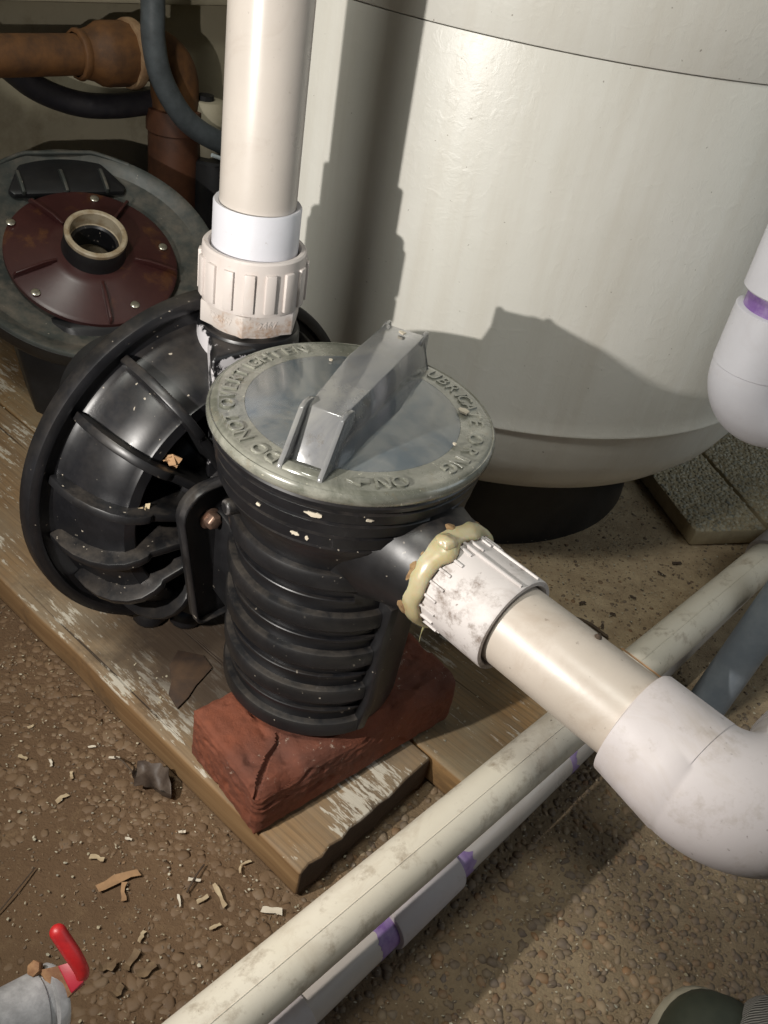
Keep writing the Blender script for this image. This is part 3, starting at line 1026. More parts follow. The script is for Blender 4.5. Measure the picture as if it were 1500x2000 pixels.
# --- mounting flange
fl_ = []
for cx, cz, a0 in ((0.068, 0.262, 0), (-0.068, 0.262, 90), (-0.068, 0.150, 180), (0.068, 0.150, 270)):
    rad = 0.026 if cz > 0.2 else 0.010
    for k in range(7):
        a = R(a0 + 90 * k / 6)
        fl_.append((cx + rad * math.cos(a), cz + rad * math.sin(a)))
flange = build("mounting_flange", MB().prism(fl_, (-0.084, 0, 0), (0, 1, 0), (0, 0, 1), (1, 0, 0), 0.008), M['black_dull'], pump, bevel=0.0015)
rim = MB()
cy_, cz_ = 0.0, 0.215
lp_ = []
for x0, k0 in ((-0.0805, 1.0), (-0.0745, 1.0), (-0.0738, 0.992), (-0.0738, 0.974), (-0.0745, 0.966), (-0.0805, 0.966)):
    lp_.append([Vector((x0, cy_ + (y - cy_) * (k0 + 0.012), cz_ + (z - cz_) * (k0 + 0.012))) for y, z in fl_])
lp_.append(lp_[0])
rim.ring_loft(lp_)
build("flange_lip", rim, M['black_dull'], flange, angle=50)
build("web", MB().prism([(-0.08, 0.110), (-0.045, 0.120), (-0.045, 0.30), (-0.08, 0.275)], (0, 0.0, 0), (1, 0, 0), (0, 0, 1), (0, 1, 0), 0.060), M['black'], flange, bevel=0.003)
for (y, z) in ((-0.066, 0.254), (0.066, 0.254)):
    b = MB()
    b.lathe([(0.0, 0.0), (0.0098, 0.0), (0.0098, 0.0018), (0.0, 0.0018)], (-0.080, y, z), (1, 0, 0), 24)
    b.lathe([(0.0, 0.0), (0.0072, 0.0), (0.0072, 0.0065), (0.0055, 0.0082), (0.0, 0.0082)], (-0.0785, y, z), (1, 0, 0), 6)
    build("bolt", b, M['bolt'], flange, bevel=0.0005)

# --- volute
VC = (0, 0, 0.22)
vp = [(0.0, -0.20), (0.160, -0.20), (0.171, -0.199), (0.1735, -0.196), (0.1735, -0.184), (0.1725, -0.1815), (0.168, -0.1800), (0.1635, -0.1815), (0.1615, -0.1865), (0.157, -0.1885), (0.148, -0.1885), (0.1445, -0.185), (0.1415, -0.172), (0.137, -0.155), (0.130, -0.140), (0.122, -0.131), (0.1185, -0.1285), (0.1175, -0.1265),
      (0.1085, -0.1250), (0.1065, -0.1265), (0.1050, -0.150), (0.099, -0.160), (0.070, -0.160), (0.058, -0.150), (0.052, -0.130), (0.050, -0.086), (0.0, -0.086)]
volute = build("volute", MB().lathe(vp, VC, (1, 0, 0), 112), M['black'], pump, angle=40)
for k in range(16):
    th = R(8.5 + 22.5 * k)
    if 60 < (8.5 + 22.5 * k) % 360 < 112:
        continue
    er = Vector((0, math.cos(th), math.sin(th))); et = Vector((0, -math.sin(th), math.cos(th)))
    poly = [(0.1550, -0.188), (0.1548, -0.168), (0.152, -0.152), (0.1455, -0.136), (0.136, -0.1225), (0.125, -0.1140), (0.113, -0.1105), (0.1045, -0.1105), (0.1010, -0.1130), (0.050, -0.0985), (0.048, -0.150), (0.09, -0.170), (0.13, -0.19)]
    build("rib", MB().prism(poly, VC, er, (1, 0, 0), et, 0.0080), M['black_dull'], volute, bevel=0.0016)
build("discharge_port", MB().lathe([(0.052, 0.235), (0.049, 0.27), (0.0455, 0.30), (0.0435, 0.345), (0.0430, 0.372), (0.0415, 0.3755), (0.034, 0.376)], (-0.1600, 0.0235, 0), (0, 0, 1), 56, True, True), M['black_lime'], pump)
build("port_shoulder", MB().prism([(-0.122, -0.040), (-0.121, 0.040), (-0.140, 0.058), (-0.190, 0.055), (-0.192, 0.004), (-0.160, -0.018)], (0, 0, 0.3135), (1, 0, 0), (0, 1, 0), (0, 0, 1), 0.120), M['black_lime'], pump, bevel=0.005, bseg=3)
for x, y in ((-0.190, -0.055), (-0.168, -0.026)):
    build("foot", MB().lathe([(0.0, 0.0415), (0.014, 0.0415), (0.017, 0.046), (0.016, 0.056), (0.012, 0.066), (0.0, 0.068)], (x, y, 0), (0, 0, 1), 14), M['black'], pump, angle=70)
build("motor", MB().lathe([(0.0, -0.36), (0.050, -0.36), (0.060, -0.35), (0.062, -0.33), (0.062, -0.24), (0.056, -0.215), (0.05, -0.2)], VC, (1, 0, 0), 48), M['black_clean'], pump)

# debris stuck on the volute
for x, y, z, s_, lab in ((-0.122, -0.076, 0.285, 0.010, "brown crumb of dead leaf caught on an upper volute rib"), (-0.126, -0.101, 0.246, 0.0075, "small pale crumb stuck on the volute between two ribs")):
    mb = MB()
    for _ in range(5):
        c_ = Vector((x, y, z)) + Vector(rng.uniform(-1, 1, 3)) * s_ * 0.5
        a = Vector(rng.normal(0, 1, 3)).normalized(); b_ = a.orthogonal()
        mb.prism([(-s_ * 0.5, -s_ * 0.2), (s_ * 0.4, -s_ * 0.3), (s_ * 0.6, s_ * 0.2), (-s_ * 0.3, s_ * 0.3)], c_, a, b_, a.cross(b_), 0.0008)
    tag(build("leaf_crumb", mb, M['chip_tan'] if s_ > 0.009 else M['chip'], origin=fw(x, y, z)), lab, "crumb")

# ------------------------------------------------------------------ discharge pipe
DX, DY = -0.1616, 0.0257
dp = thing("discharge_pipe", "tall cream plastic pipe rising from the pump through a ribbed union", "pipe", fw(DX, DY, 0.376), PH)
build("pipe", MB().lathe([(0.0302, 0.452), (0.0302, 1.9), (0.026, 1.9), (0.026, 0.452)], (DX, DY, 0), (0, 0, 1), 64, False, False), M['pipe_tall'], dp)
build("collar", MB().lathe([(0.0305, 0.4748), (0.0338, 0.4758), (0.0347, 0.4745), (0.0347, 0.430), (0.0305, 0.428), (0.0305, 0.4748)], (DX, DY, 0), (0, 0, 1), 64), M['pipe_white'], dp)
nut = build("union_nut", MB().lathe([(0.0348, 0.434), (0.0362, 0.4405), (0.0375, 0.4420), (0.0405, 0.4420), (0.0418, 0.4405), (0.0422, 0.436), (0.0425, 0.402), (0.0420, 0.3975), (0.034, 0.397)], (DX, DY, 0), (0, 0, 1), 72), M['nut'], dp)
for k in range(16):
    th = R(22.5 * k + 4)
    er = Vector((math.cos(th), math.sin(th), 0)); et = Vector((-er.y, er.x, 0))
    build("grip_bar", MB().box((0, 0, 0), (0.0022, 0.0043, 0.0162), Matrix((er, et, (0, 0, 1))).transposed()), M['nut'], nut, frame=FR @ Matrix.Translation(Vector((DX, DY, 0.4168)) + er * 0.0424), bevel=0.0009)
hexr = [(0.0440 * math.cos(R(60 * k + 14)), 0.0440 * math.sin(R(60 * k + 14))) for k in range(6)]
hx = build("hex_adapter", MB().prism(hexr, (DX, DY, 0.3875), (1, 0, 0), (0, 1, 0), (0, 0, 1), 0.0185), M['hex'], dp, bevel=0.0010)
for k, s_ in ((4, "D2467"), (5, "2467")):
    th = R(60 * k + 44)
    er = Vector((math.cos(th), math.sin(th), 0)); et = Vector((-er.y, er.x, 0))
    vs, fs = text_mesh(s_, 0.0085, 0.0003)
    build("lettering", MB().add([er * (0.0440 * math.cos(R(30)) + v.z + 0.0001) + et * v.x + Vector((DX, DY, 0.3880 + v.y)) for v in vs], fs), M['hex'], hx)
build("thread", MB().lathe([(0.033, 0.374), (0.0362, 0.375), (0.0362, 0.3795), (0.033, 0.380)], (DX, DY, 0), (0, 0, 1), 48), M['hex'], dp)

# ------------------------------------------------------------------ suction pipe with elbow
sp = thing("suction_pipe", "cream plastic suction pipe with white elbow and yellow sealant running from the strainer", "pipe", fw(0.11, 0, 0.308), PH)
SZ = 0.308
build("pipe", MB().lathe([(0.0302, 0.16), (0.0302, 0.30), (0.026, 0.30), (0.026, 0.16)], (0, 0, SZ), (1, 0, 0), 64), M['pipe_cream'], sp)
ad = build("threaded_adapter", MB().lathe([(0.030, 0.114), (0.0352, 0.1145), (0.0360, 0.116), (0.0366, 0.170), (0.0366, 0.1785), (0.0360, 0.1800), (0.0330, 0.1802), (0.0318, 0.1785), (0.0306, 0.173)], (0, 0, SZ), (1, 0, 0), 72), M['adapter'], sp)
for k in range(22):
    th = R(360 / 22 * k + 5)
    er = Vector((0, math.cos(th), math.sin(th))); et = Vector((0, -er.z, er.y))
    ln = 0.0085 if k % 2 else 0.0068
    build("grip_ridge", MB().box((0, 0, 0), (ln, 0.0010, 0.0016), Matrix(((1, 0, 0), et, er)).transposed()), M['adapter'], ad, frame=FR @ Matrix.Translation(Vector((0.131, 0, SZ)) + er * 0.0362), bevel=0.0005)
for th in (R(66), R(96)):
    er = Vector((0, math.cos(th), math.sin(th))); et = Vector((0, -er.z, er.y))
    build("mould_ridge", MB().box((0, 0, 0), (0.0285, 0.0011, 0.0022), Matrix(((1, 0, 0), et, er)).transposed()), M['adapter'], ad, frame=FR @ Matrix.Translation(Vector((0.1500, 0, SZ)) + er * 0.0360), bevel=0.0007)
# sealant bead: lumpy ring with a blob on top and a drip below
mb = MB()
NS = 96
rings = []
for j in range(NS):
    a = 2 * math.pi * j / NS
    er = Vector((0, math.cos(a), math.sin(a)))
    lump = 1 + 0.16 * noise.noise(Vector((math.cos(a) * 2.2, math.sin(a) * 2.2, 3))) + 0.06 * noise.noise(Vector((math.cos(a) * 6, math.sin(a) * 6, 1)))
    dtop = abs((math.degrees(a) - 118 + 180) % 360 - 180)
    lump += 0.45 * math.exp(-(dtop / 12) ** 2)
    dbot = abs((math.degrees(a) - 262 + 180) % 360 - 180)
    lump += 0.45 * math.exp(-(dbot / 20) ** 2)
    rr = 0.0062 * lump
    cx = 0.1185 + 0.0022 * noise.noise(Vector((math.cos(a) * 3, math.sin(a) * 3, 9)))
    ring = []
    for k in range(14):
        b = 2 * math.pi * k / 14
        ring.append(Vector((cx + rr * 1.35 * math.cos(b), 0, SZ)) + er * (0.0380 + rr * 0.72 * math.sin(b)))
    rings.append(ring)
rings.append(rings[0])
mb.ring_loft(rings)
seal = build("sealant_bead", mb, M['sealant'], sp, angle=80)
mb = MB()
bz = SZ + 0.0372 * math.sin(R(262)); by = 0.0372 * math.cos(R(262))
mb.sweep(spline([(0.1175, by, bz + 0.002), (0.1165, by - 0.004, bz - 0.007), (0.1150, by - 0.005, bz - 0.013), (0.1145, by - 0.0055, bz - 0.020), (0.1146, by - 0.0055, bz - 0.028)], 6), [0.0045 * (1 - i / 24) ** 2.6 + 0.00025 for i in range(25)], 12)
build("sealant_drip", mb, M['sealant'], sp, angle=80)
mb = MB()
bc = Vector((0.1205, 0.0425 * math.cos(R(112)), SZ + 0.0425 * math.sin(R(112))))
bmS = bmesh.new()
bmesh.ops.create_icosphere(bmS, subdivisions=3, radius=1)
vs = [bc + Vector((v.co.x * 0.0080, v.co.y * 0.0066, v.co.z * 0.0048)) * (1 + 0.25 * noise.noise(v.co * 1.7)) for v in bmS.verts]
mb.add(vs, [tuple(v.index for v in f.verts) for f in bmS.faces])
bmS.free()
build("sealant_blob", mb, M['sealant'], sp, angle=80)
# brown crust where sealant meets the port
mb = MB()
rings = []
for j in range(NS):
    a = 2 * math.pi * j / NS
    er = Vector((0, math.cos(a), math.sin(a)))
    w_ = 0.0005 + 0.0036 * max(0, noise.noise(Vector((math.cos(a) * 5, math.sin(a) * 5, 5))) + 0.25 * noise.noise(Vector((math.cos(a) * 22, math.sin(a) * 22, 2))) + 0.12)
    ring = []
    for k in range(8):
        b = 2 * math.pi * k / 8
        ring.append(Vector((0.1120 + w_ * 2.0 * math.cos(b), 0, SZ)) + er * (0.0406 + w_ * math.sin(b)))
    rings.append(ring)
rings.append(rings[0])
build("crust", mb.ring_loft(rings), M['crust'], sp, angle=80)
# elbow
ew = 0.0372
hub1 = [(0.0302, 0.2795), (0.0358, 0.2795), (0.0371, 0.2808), (0.0372, 0.330)]
mb = MB()
path = [Vector((0.2790, -0.0008, SZ - 0.001)), Vector((0.2802, -0.0008, SZ - 0.001)), Vector((0.312, -0.0026, SZ - 0.0025)), Vector((0.3255, -0.0036, SZ - 0.003)), Vector((0.3258, -0.0036, SZ - 0.003))]
rad = [0.0355, 0.0370, 0.0392, 0.0402, 0.0397]
cen = Vector((0.328, 0.0384, SZ - 0.003))
for i in range(0, 17):
    a = -math.pi / 2 + (math.pi / 2) * i / 16
    path.append(cen + Vector((0.042 * math.cos(a), 0.042 * math.sin(a), 0)))
    rad.append(0.0400 + 0.0010 * math.sin(math.pi * i / 16))
path += [Vector((0.370, 0.046, SZ - 0.003)), Vector((0.370, 0.064, SZ - 0.003)), Vector((0.370, 0.0642, SZ - 0.003)), Vector((0.370, 0.098, SZ - 0.003)), Vector((0.370, 0.0992, SZ - 0.003))]
rad += [0.0398, 0.0392, 0.0408, 0.0408, 0.0394]
mb.sweep(path, rad, 64, True)
el = build("elbow", mb, M['pipe_lilac'], sp, angle=40)
build("pipe", MB().lathe([(0.0302, 0.09), (0.0302, 0.7)], (0.370, 0, SZ - 0.003), (0, 1, 0), 48, True, True), M['pipe_cream'], sp)
mb = MB()
mb.prism([(0, 0), (0.010, 0.004), (0.022, 0.004), (0.034, -0.001), (0.022, -0.004), (0.010, -0.004)], (0.246, 0.022, SZ + 0.0225), (1, 0, 0), Vector((0, 0.75, -0.66)), Vector((0, 0.66, 0.75)), 0.0012)
tag(build("bark_sliver", mb, M['chip_tan'], origin=fw(0.246, 0.022, SZ + 0.0225)), "thin curled sliver of tan bark on the suction pipe before the elbow", "sliver")
tag(build("grit_crumb", MB().lathe([(0.0, -0.0015), (0.0022, -0.001), (0.0026, 0.0004), (0.0014, 0.0020), (0.0, 0.0023)], (0.2335, 0.010, SZ + 0.0290), (0, 0.3, 0.95), 9), M['twig'], origin=fw(0.2335, 0.010, SZ + 0.029)), "round dark crumb resting on top of the suction pipe", "crumb")

# ------------------------------------------------------------------ lower pipes
A1 = R(51.13)
LP = Matrix.Rotation(A1, 4, 'Z')      # x along the lower pipes, y across
lp = thing("pvc_pipe", "weathered cream plastic pipe crossing low in front of the boards, upper of the pair", "pipe", LP @ Vector((0.4, 0.188, 0.118)), A1, "low pipes crossing the floor")
build("pipe", MB().lathe([(0.0205, -0.3), (0.0205, 1.3)], (0, 0.188, 0.118), (1, 0, 0), 56, True, True), M['lower_pipe'], lp, frame=LP)
build("mould_line", MB().sweep([(-0.3, 0.188 - 0.0205 * math.sin(R(12)), 0.118 + 0.0205 * math.cos(R(12))), (0.945, 0.188 - 0.0205 * math.sin(R(10)), 0.118 + 0.0205 * math.cos(R(10)))], 0.0005, 6), M['lower_pipe'], lp, frame=LP)
build("coupling", MB().lathe([(0.0206, 0.945), (0.0245, 0.946), (0.0252, 0.948), (0.0252, 1.03), (0.0206, 1.03)], (0, 0.188, 0.118), (1, 0, 0), 56), M['pipe_lilac'], lp, frame=LP)

q0 = Vector((0.0, 0.1790, 0.0285)); q1 = Vector((1.2, 0.2160, 0.0285)); qd = (q1 - q0).normalized()


def onq(e):
    return q0 + qd * e


lp2 = thing("pvc_pipe", "thinner plastic pipe with purple primer marks at its couplings, lying on the floor", "pipe", LP @ onq(0.4), A1, "low pipes crossing the floor")
build("pipe", MB().lathe([(0.0180, -0.3), (0.0180, 1.3)], q0, qd, 48, True, True), M['pipe_tall'], lp2, frame=LP)
for a, b in ((0.335, 0.415), (0.10, 0.243)):
    build("coupling", MB().lathe([(0.0181, a), (0.0217, a + 0.0006), (0.0224, a + 0.002), (0.0224, b - 0.002), (0.0217, b - 0.0006), (0.0181, b)], q0, qd, 56), M['pipe_lilac'], lp2, frame=LP)
def primer(a, b, ragged):
    # ragged-edged coat of primer hugging the pipe
    def wp(r, h, an):
        k = 0.008 * noise.noise(Vector((math.cos(an) * 3, math.sin(an) * 3, a * 50))) + 0.004 * noise.noise(Vector((math.cos(an) * 9, math.sin(an) * 9, 4)))
        return (r, h + (k if abs(h - ragged) < 1e-6 else 0))
    return MB().lathe([(0.0179, a), (0.01825, a), (0.01825, b), (0.0179, b)], q0, qd, 64, warp=wp)
build("primer_band", primer(0.317, 0.3352, 0.317), M['primer'], lp2, frame=LP)
build("primer_band", primer(0.4148, 0.431, 0.431), M['primer'], lp2, frame=LP)
build("primer_band", primer(0.584, 0.594, 0.594), M['primer'], lp2, frame=LP)

# ------------------------------------------------------------------ conduit
cb = Vector((0.380, 0.700, -0.05)); ct = Vector((0.448, 0.772, 0.215))
cd = (ct - cb).normalized()
con = MB().sweep([cb, cb + cd * 0.9], 0.0212, 40)
tag(build("conduit", con, M['conduit'], frame=WF, origin=(0.392, 0.713, 0)), "leaning grey plastic conduit coming up from the floor behind the white elbow", "conduit")

# ------------------------------------------------------------------ riser at the right edge
RX, RY = 0.305, 0.771
rs = thing("riser_fitting", "white plastic riser elbow with purple primer joint, before the tank at the right edge", "pipe fitting", (RX, RY, 0.44), 0)
path = [Vector((RX, RY, 0.4405)), Vector((RX, RY, 0.4395)), Vector((RX, RY, 0.386)), Vector((RX, RY, 0.3855))]
rad = [0.0350, 0.0362, 0.0364, 0.0358]
hd_ = Vector((math.cos(R(12)), math.sin(R(12)), 0))
cen = Vector((RX, RY, 0.384)) + hd_ * 0.042
for i in range(17):
    a = math.pi + (math.pi / 2) * i / 16
    path.append(cen + hd_ * (0.042 * math.cos(a)) + Vector((0, 0, 1)) * (0.042 * math.sin(a)))
    rad.append(0.0358)
e_ = path[-1]
path += [e_ + hd_ * 0.001, e_ + hd_ * 0.0012, e_ + hd_ * 0.06]
rad += [0.0358, 0.0368, 0.0368]
build("elbow", MB().sweep(path, rad, 56, True), M['pipe_white'], rs, frame=WF, angle=40)
build("primed_pipe", MB().lathe([(0.0302, 0.435), (0.0302, 0.47)], (RX, RY, 0), (0, 0, 1), 48, True, True), M['primer'], rs, frame=WF)
build("upper_coupling", MB().lathe([(0.031, 0.4560), (0.0345, 0.4560), (0.0362, 0.4575), (0.0366, 0.60), (0.031, 0.601)], (RX, RY, 0), (0, 0, 1), 56), M['pipe_white'], rs, frame=WF)
build("pipe", MB().lathe([(0.0302, 0.47), (0.0302, 1.8)], (RX, RY, 0), (0, 0, 1), 48, True, True), M['pipe_tall'], rs, frame=WF)

# ------------------------------------------------------------------ filter tank
TX, TY, TR = 0.0920, 1.190, 0.3765
tank = thing("filter_tank", "big cream fibreglass filter tank on a black foot behind the pump", "tank", (TX, TY, 0), 0)
ZL, ZU = 0.2455, 0.6005       # the two moulded joints
build("lower_bowl", MB().lathe([(0.262, 0.120), (0.300, 0.129), (0.332, 0.148), (0.354, 0.174), (0.3665, 0.202), (0.3738, ZL + 0.0005)], (TX, TY, 0), (0, 0, 1), 160), M['tank'], tank, frame=WF, angle=60)
build("barrel", MB().lathe([(0.3732, ZL), (0.3768, ZL), (0.3772, ZL + 0.0011), (0.3766, ZL + 0.003), (TR, ZL + 0.02), (TR, ZU - 0.0009), (0.3748, ZU - 0.0005)], (TX, TY, 0), (0, 0, 1), 160), M['tank'], tank, frame=WF, angle=40)
build("upper_shell", MB().lathe([(0.3740, ZU), (0.3772, ZU + 0.0002), (0.3778, ZU + 0.0012), (0.3780, ZU + 0.16), (0.366, ZU + 0.24), (0.32, ZU + 0.30), (0.24, ZU + 0.335), (0.10, ZU + 0.35), (0.0, ZU + 0.35)], (TX, TY, 0), (0, 0, 1), 160), M['tank'], tank, frame=WF, angle=50)
build("foot", MB().lathe([(0.258, -0.003), (0.256, 0.02), (0.250, 0.15), (0.0, 0.15)], (TX, TY, 0), (0, 0, 1), 96), M['black_clean'], tank, frame=WF)

# ------------------------------------------------------------------ old pump part at the left
ON = Vector((0.273, -0.363, 0.891)).normalized()
OC = Vector((-0.444, 1.102, 0.227))
OU = Vector((0.7992, 0.60106, 0)); OV = ON.cross(OU).normalized()
OM = Matrix(((OU.x, OV.x, ON.x, OC.x), (OU.y, OV.y, ON.y, OC.y), (OU.z, OV.z, ON.z, OC.z), (0, 0, 0, 1)))
old = thing("old_pump_housing", "spare dark pump housing with maroon plate lying face up behind the pump at the left", "pump housing", (OC.x, OC.y, 0), 0)
build("dish", MB().lathe([(0.0, -0.040), (0.10, -0.034), (0.135, -0.018), (0.158, -0.006), (0.166, 0.0), (0.1715, 0.0005), (0.1735, -0.002), (0.1735, -0.004), (0.168, -0.006), (0.0, -0.045)], (0, 0, 0), (0, 0, 1), 112), M['dish'], old, frame=OM, angle=40)
build("rim", MB().lathe([(0.1715, -0.0030), (0.1745, -0.0035), (0.1745, -0.022), (0.171, -0.030), (0.150, -0.034), (0.125, -0.05), (0.115, -0.09), (0.0, -0.09)], (0, 0, 0), (0, 0, 1), 112), M['black_clean'], old, frame=OM, angle=40)
plate = build("seal_plate", MB().lathe([(0.034, 0.010), (0.046, 0.0092), (0.058, 0.0070), (0.060, 0.0055), (0.105, -0.0005), (0.1095, -0.003), (0.1095, -0.009), (0.10, -0.0115), (0.034, -0.0115)], (0.0, -0.010, 0), (0, 0, 1), 96), M['maroon'], old, frame=OM, angle=40)
PC = Vector((0.0, -0.010, 0))
for a in (8, 80, 152, 224, 296):
    a = R(a + 42)
    er = Vector((math.cos(a), math.sin(a), 0)); et = Vector((-er.y, er.x, 0))
    build("fin", MB().prism([(0.052, 0.0), (0.052, 0.0125), (0.070, 0.0135), (0.106, 0.0085), (0.1095, 0.004), (0.109, -0.006)], PC, er, (0, 0, 1), et, 0.0034), M['maroon'], plate, frame=OM, bevel=0.0008)
for (x, y) in ((0.027, 0.082), (0.095, -0.006), (0.030, -0.096), (-0.086, -0.064), (-0.089, 0.048)):
    b = MB()
    b.lathe([(0.0, 0.0), (0.0058, 0.0), (0.0057, 0.0010), (0.0046, 0.0017), (0.0, 0.0018)], (x, y, 0.0018), (0, 0, 1), 16)
    build("screw", b, M['screw'], plate, frame=OM)
eye = build("eye_ring", MB().lathe([(0.0335, -0.02), (0.0345, 0.020), (0.0390, 0.036), (0.0390, 0.0405), (0.0375, 0.0420), (0.0335, 0.0420), (0.0320, 0.0405), (0.0320, 0.022), (0.0270, 0.019), (0.0265, -0.03)], (0.0, -0.010, 0), (0, 0, 1), 64), M['ivory'], old, frame=OM, angle=40)
build("eye_neck", MB().lathe([(0.041, 0.008), (0.0400, 0.014), (0.0393, 0.018), (0.0393, 0.0355), (0.0385, 0.037)], (0.0, -0.010, 0), (0, 0, 1), 64), M['black_clean'], old, frame=OM)
build("inner_ring", MB().lathe([(0.0320, 0.020), (0.0295, 0.0225), (0.0268, 0.020), (0.0262, -0.01)], (0, -0.010, 0), (0, 0, 1), 48), M['black'], old, frame=OM)
pk = MB()
pk.prism([(-0.072, 0.100), (0.074, 0.100), (0.079, 0.108), (0.052, 0.158), (0.040, 0.163), (-0.040, 0.163), (-0.052, 0.158), (-0.078, 0.108)], (0, 0, -0.010), (1, 0, 0), (0, 1, 0), (0, 0, 1), 0.010)
pocket = build("handle_pocket", pk, M['black_clean'], old, frame=OM, bevel=0.003)
for x in (-0.060, -0.004, 0.050):
    build("fin", MB().prism([(0.098, -0.006), (0.098, 0.0020), (0.118, 0.0030), (0.136, 0.0010), (0.142, -0.006)], (x, 0, 0), (0, 1, 0), (0, 0, 1), (1, 0, 0), 0.0042), M['dish'], pocket, frame=OM, bevel=0.0008)
build("pocket_lip", MB().sweep([(-0.092, 0.143, -0.0015), (-0.070, 0.154, 0.0), (-0.052, 0.1615, 0.0015), (-0.043, 0.164, 0.002), (0.043, 0.164, 0.002), (0.052, 0.1615, 0.0015), (0.070, 0.154, 0.0), (0.092, 0.143, -0.0015)], 0.0032, 10), M['dish'], pocket, frame=OM, angle=60)
# body under the dish
mb = MB()
mb.ring_loft([[Vector((-0.41 + 0.105 * math.cos(a), 1.06 + 0.105 * math.sin(a), 0.0)) for a in np.linspace(0, 2 * math.pi, 8, endpoint=False) + 0.2],
              [Vector((-0.455 + 0.118 * math.cos(a), 1.10 + 0.115 * math.sin(a), 0.17)) for a in np.linspace(0, 2 * math.pi, 8, endpoint=False) + 0.2]], True, True)
build("body", mb, M['black_clean'], old, frame=WF, bevel=0.008)

# ------------------------------------------------------------------ drain pipe, hoses and fittings on the back wall
dr = thing("drain_pipe", "rusty orange pipe with a flared socket and an elbow turning down on the back wall", "pipe", fw(-0.86, 0.30, 0.41), PH)
PX, PZ = -0.858, 0.411
build("pipe", MB().lathe([(0.0262, -0.6), (0.0262, 0.262)], (PX, 0, PZ), (0, 1, 0), 40, True, True), M['rust_pipe'], dr)
build("socket", MB().lathe([(0.0285, 0.240), (0.0330, 0.241), (0.0335, 0.248), (0.0315, 0.252), (0.034, 0.262), (0.0410, 0.275), (0.0425, 0.285), (0.0425, 0.318), (0.038, 0.319)], (PX, 0, PZ), (0, 1, 0), 12), M['rust_pipe'], dr, bevel=0.001)
build("ring", MB().lathe([(0.040, 0.317), (0.0455, 0.318), (0.0465, 0.321), (0.0465, 0.328), (0.0455, 0.331), (0.038, 0.331)], (PX, 0, PZ), (0, 1, 0), 40), M['rust_ring'], dr)
pth = [Vector((PX, 0.325, PZ)), Vector((PX, 0.352, PZ))] + [Vector((PX, 0.352 + 0.047 * math.sin(R(a)), PZ - 0.047 + 0.047 * math.cos(R(a)))) for a in range(10, 91, 10)] + [Vector((PX, 0.399, PZ - 0.085))]
build("elbow", MB().sweep(pth, 0.036, 32), M['rust_pipe'], dr)
build("riser", MB().lathe([(0.040, -0.01), (0.040, 0.30), (0.043, 0.302), (0.043, 0.335), (0.036, 0.336)], (PX, 0.399, 0), (0, 0, 1), 40), M['rust_dark'], dr)

gh = MB().sweep(spline([(-0.80, 0.318, 0.72), (-0.80, 0.322, 0.56), (-0.80, 0.326, 0.49), (-0.80, 0.327, 0.44), (-0.80, 0.342, 0.388), (-0.80, 0.383, 0.333), (-0.80, 0.444, 0.298), (-0.80, 0.50, 0.285)], 8), 0.0165, 20)
tag(build("grey_hose", gh, M['hose_grey'], origin=fw(-0.80, 0.34, 0.4), angle=70), "grey ribbed hose curving down in front of the orange pipe elbow", "hose")
bh = MB().sweep(spline([(-0.875, 0.06, 0.47), (-0.875, 0.145, 0.400), (-0.88, 0.194, 0.363), (-0.88, 0.252, 0.341), (-0.88, 0.31, 0.335), (-0.88, 0.38, 0.338)], 8), 0.0175, 20)
tag(build("black_hose", bh, M['hose_black'], origin=fw(-0.88, 0.25, 0.34), angle=70), "black hose sagging below the orange pipe against the wall", "hose")
tp = thing("pipe_valve", "whitish crusted valve with dark cap beside the tall cream pipe at the back", "valve", fw(-0.84, 0.45, 0.26), PH)
build("valve_body", MB().lathe([(0.012, 0.255), (0.017, 0.262), (0.022, 0.285), (0.028, 0.310), (0.030, 0.335), (0.024, 0.348), (0.0, 0.350)], (-0.84, 0.449, 0), (0, 0, 1), 14), M['ledge'], tp, bevel=0.001)
build("cap", MB().lathe([(0.0, 0.349), (0.013, 0.349), (0.013, 0.356), (0.0, 0.357)], (-0.84, 0.443, 0), (0, 0, 1), 10), M['black_clean'], tp)
build("side_port", MB().lathe([(0.018, 0.0), (0.018, 0.06)], (-0.84, 0.462, 0.312), (0, 0.94, -0.34), 16, True, True), M['black_clean'], tp)
bp = thing("standing_pipe", "black upright pipe with a pale cable tie below the valve at the back", "pipe", fw(-0.82, 0.45, 0), PH)
build("pipe", MB().lathe([(0.045, -0.01), (0.045, 0.262), (0.040, 0.266)], (-0.83, 0.46, 0), (0, 0, 1), 32, True, True), M['black_clean'], bp)
build("cable_tie", MB().sweep([(-0.779, 0.415, 0.287), (-0.777, 0.432, 0.281), (-0.779, 0.452, 0.276)], 0.0030, 8), M['tape'], bp)

# ------------------------------------------------------------------ ball valve at the lower left
bv = thing("ball_valve", "galvanised valve with a rusty lever and red grip in the lower left corner", "valve", (-0.148, 0.215, 0.165), 0)
p0 = Vector((-0.178, 0.186, 0.178)); p1 = Vector((-0.1325, 0.228, 0.158)); vd = (p1 - p0).normalized()
build("body", MB().lathe([(0.010, -0.12), (0.0125, -0.02), (0.0150, 0.01), (0.0165, 0.035), (0.0185, 0.052), (0.0185, 0.0535), (0.0172, 0.0545), (0.0172, 0.0575), (0.0200, 0.0585), (0.0205, 0.0625), (0.0190, 0.0650), (0.0165, 0.056), (0.0, 0.054)], p0, vd, 40), M['galv'], bv, frame=WF, angle=40)
build("thread_tape", MB().lathe([(0.014, 0.004), (0.0185, 0.006), (0.019, 0.018), (0.016, 0.026), (0.013, 0.027)], p0, vd, 20, warp=lambda r, h, a: (r * (1 + 0.12 * math.sin(3 * a + h * 200)), h)), M['tape'], bv, frame=WF)
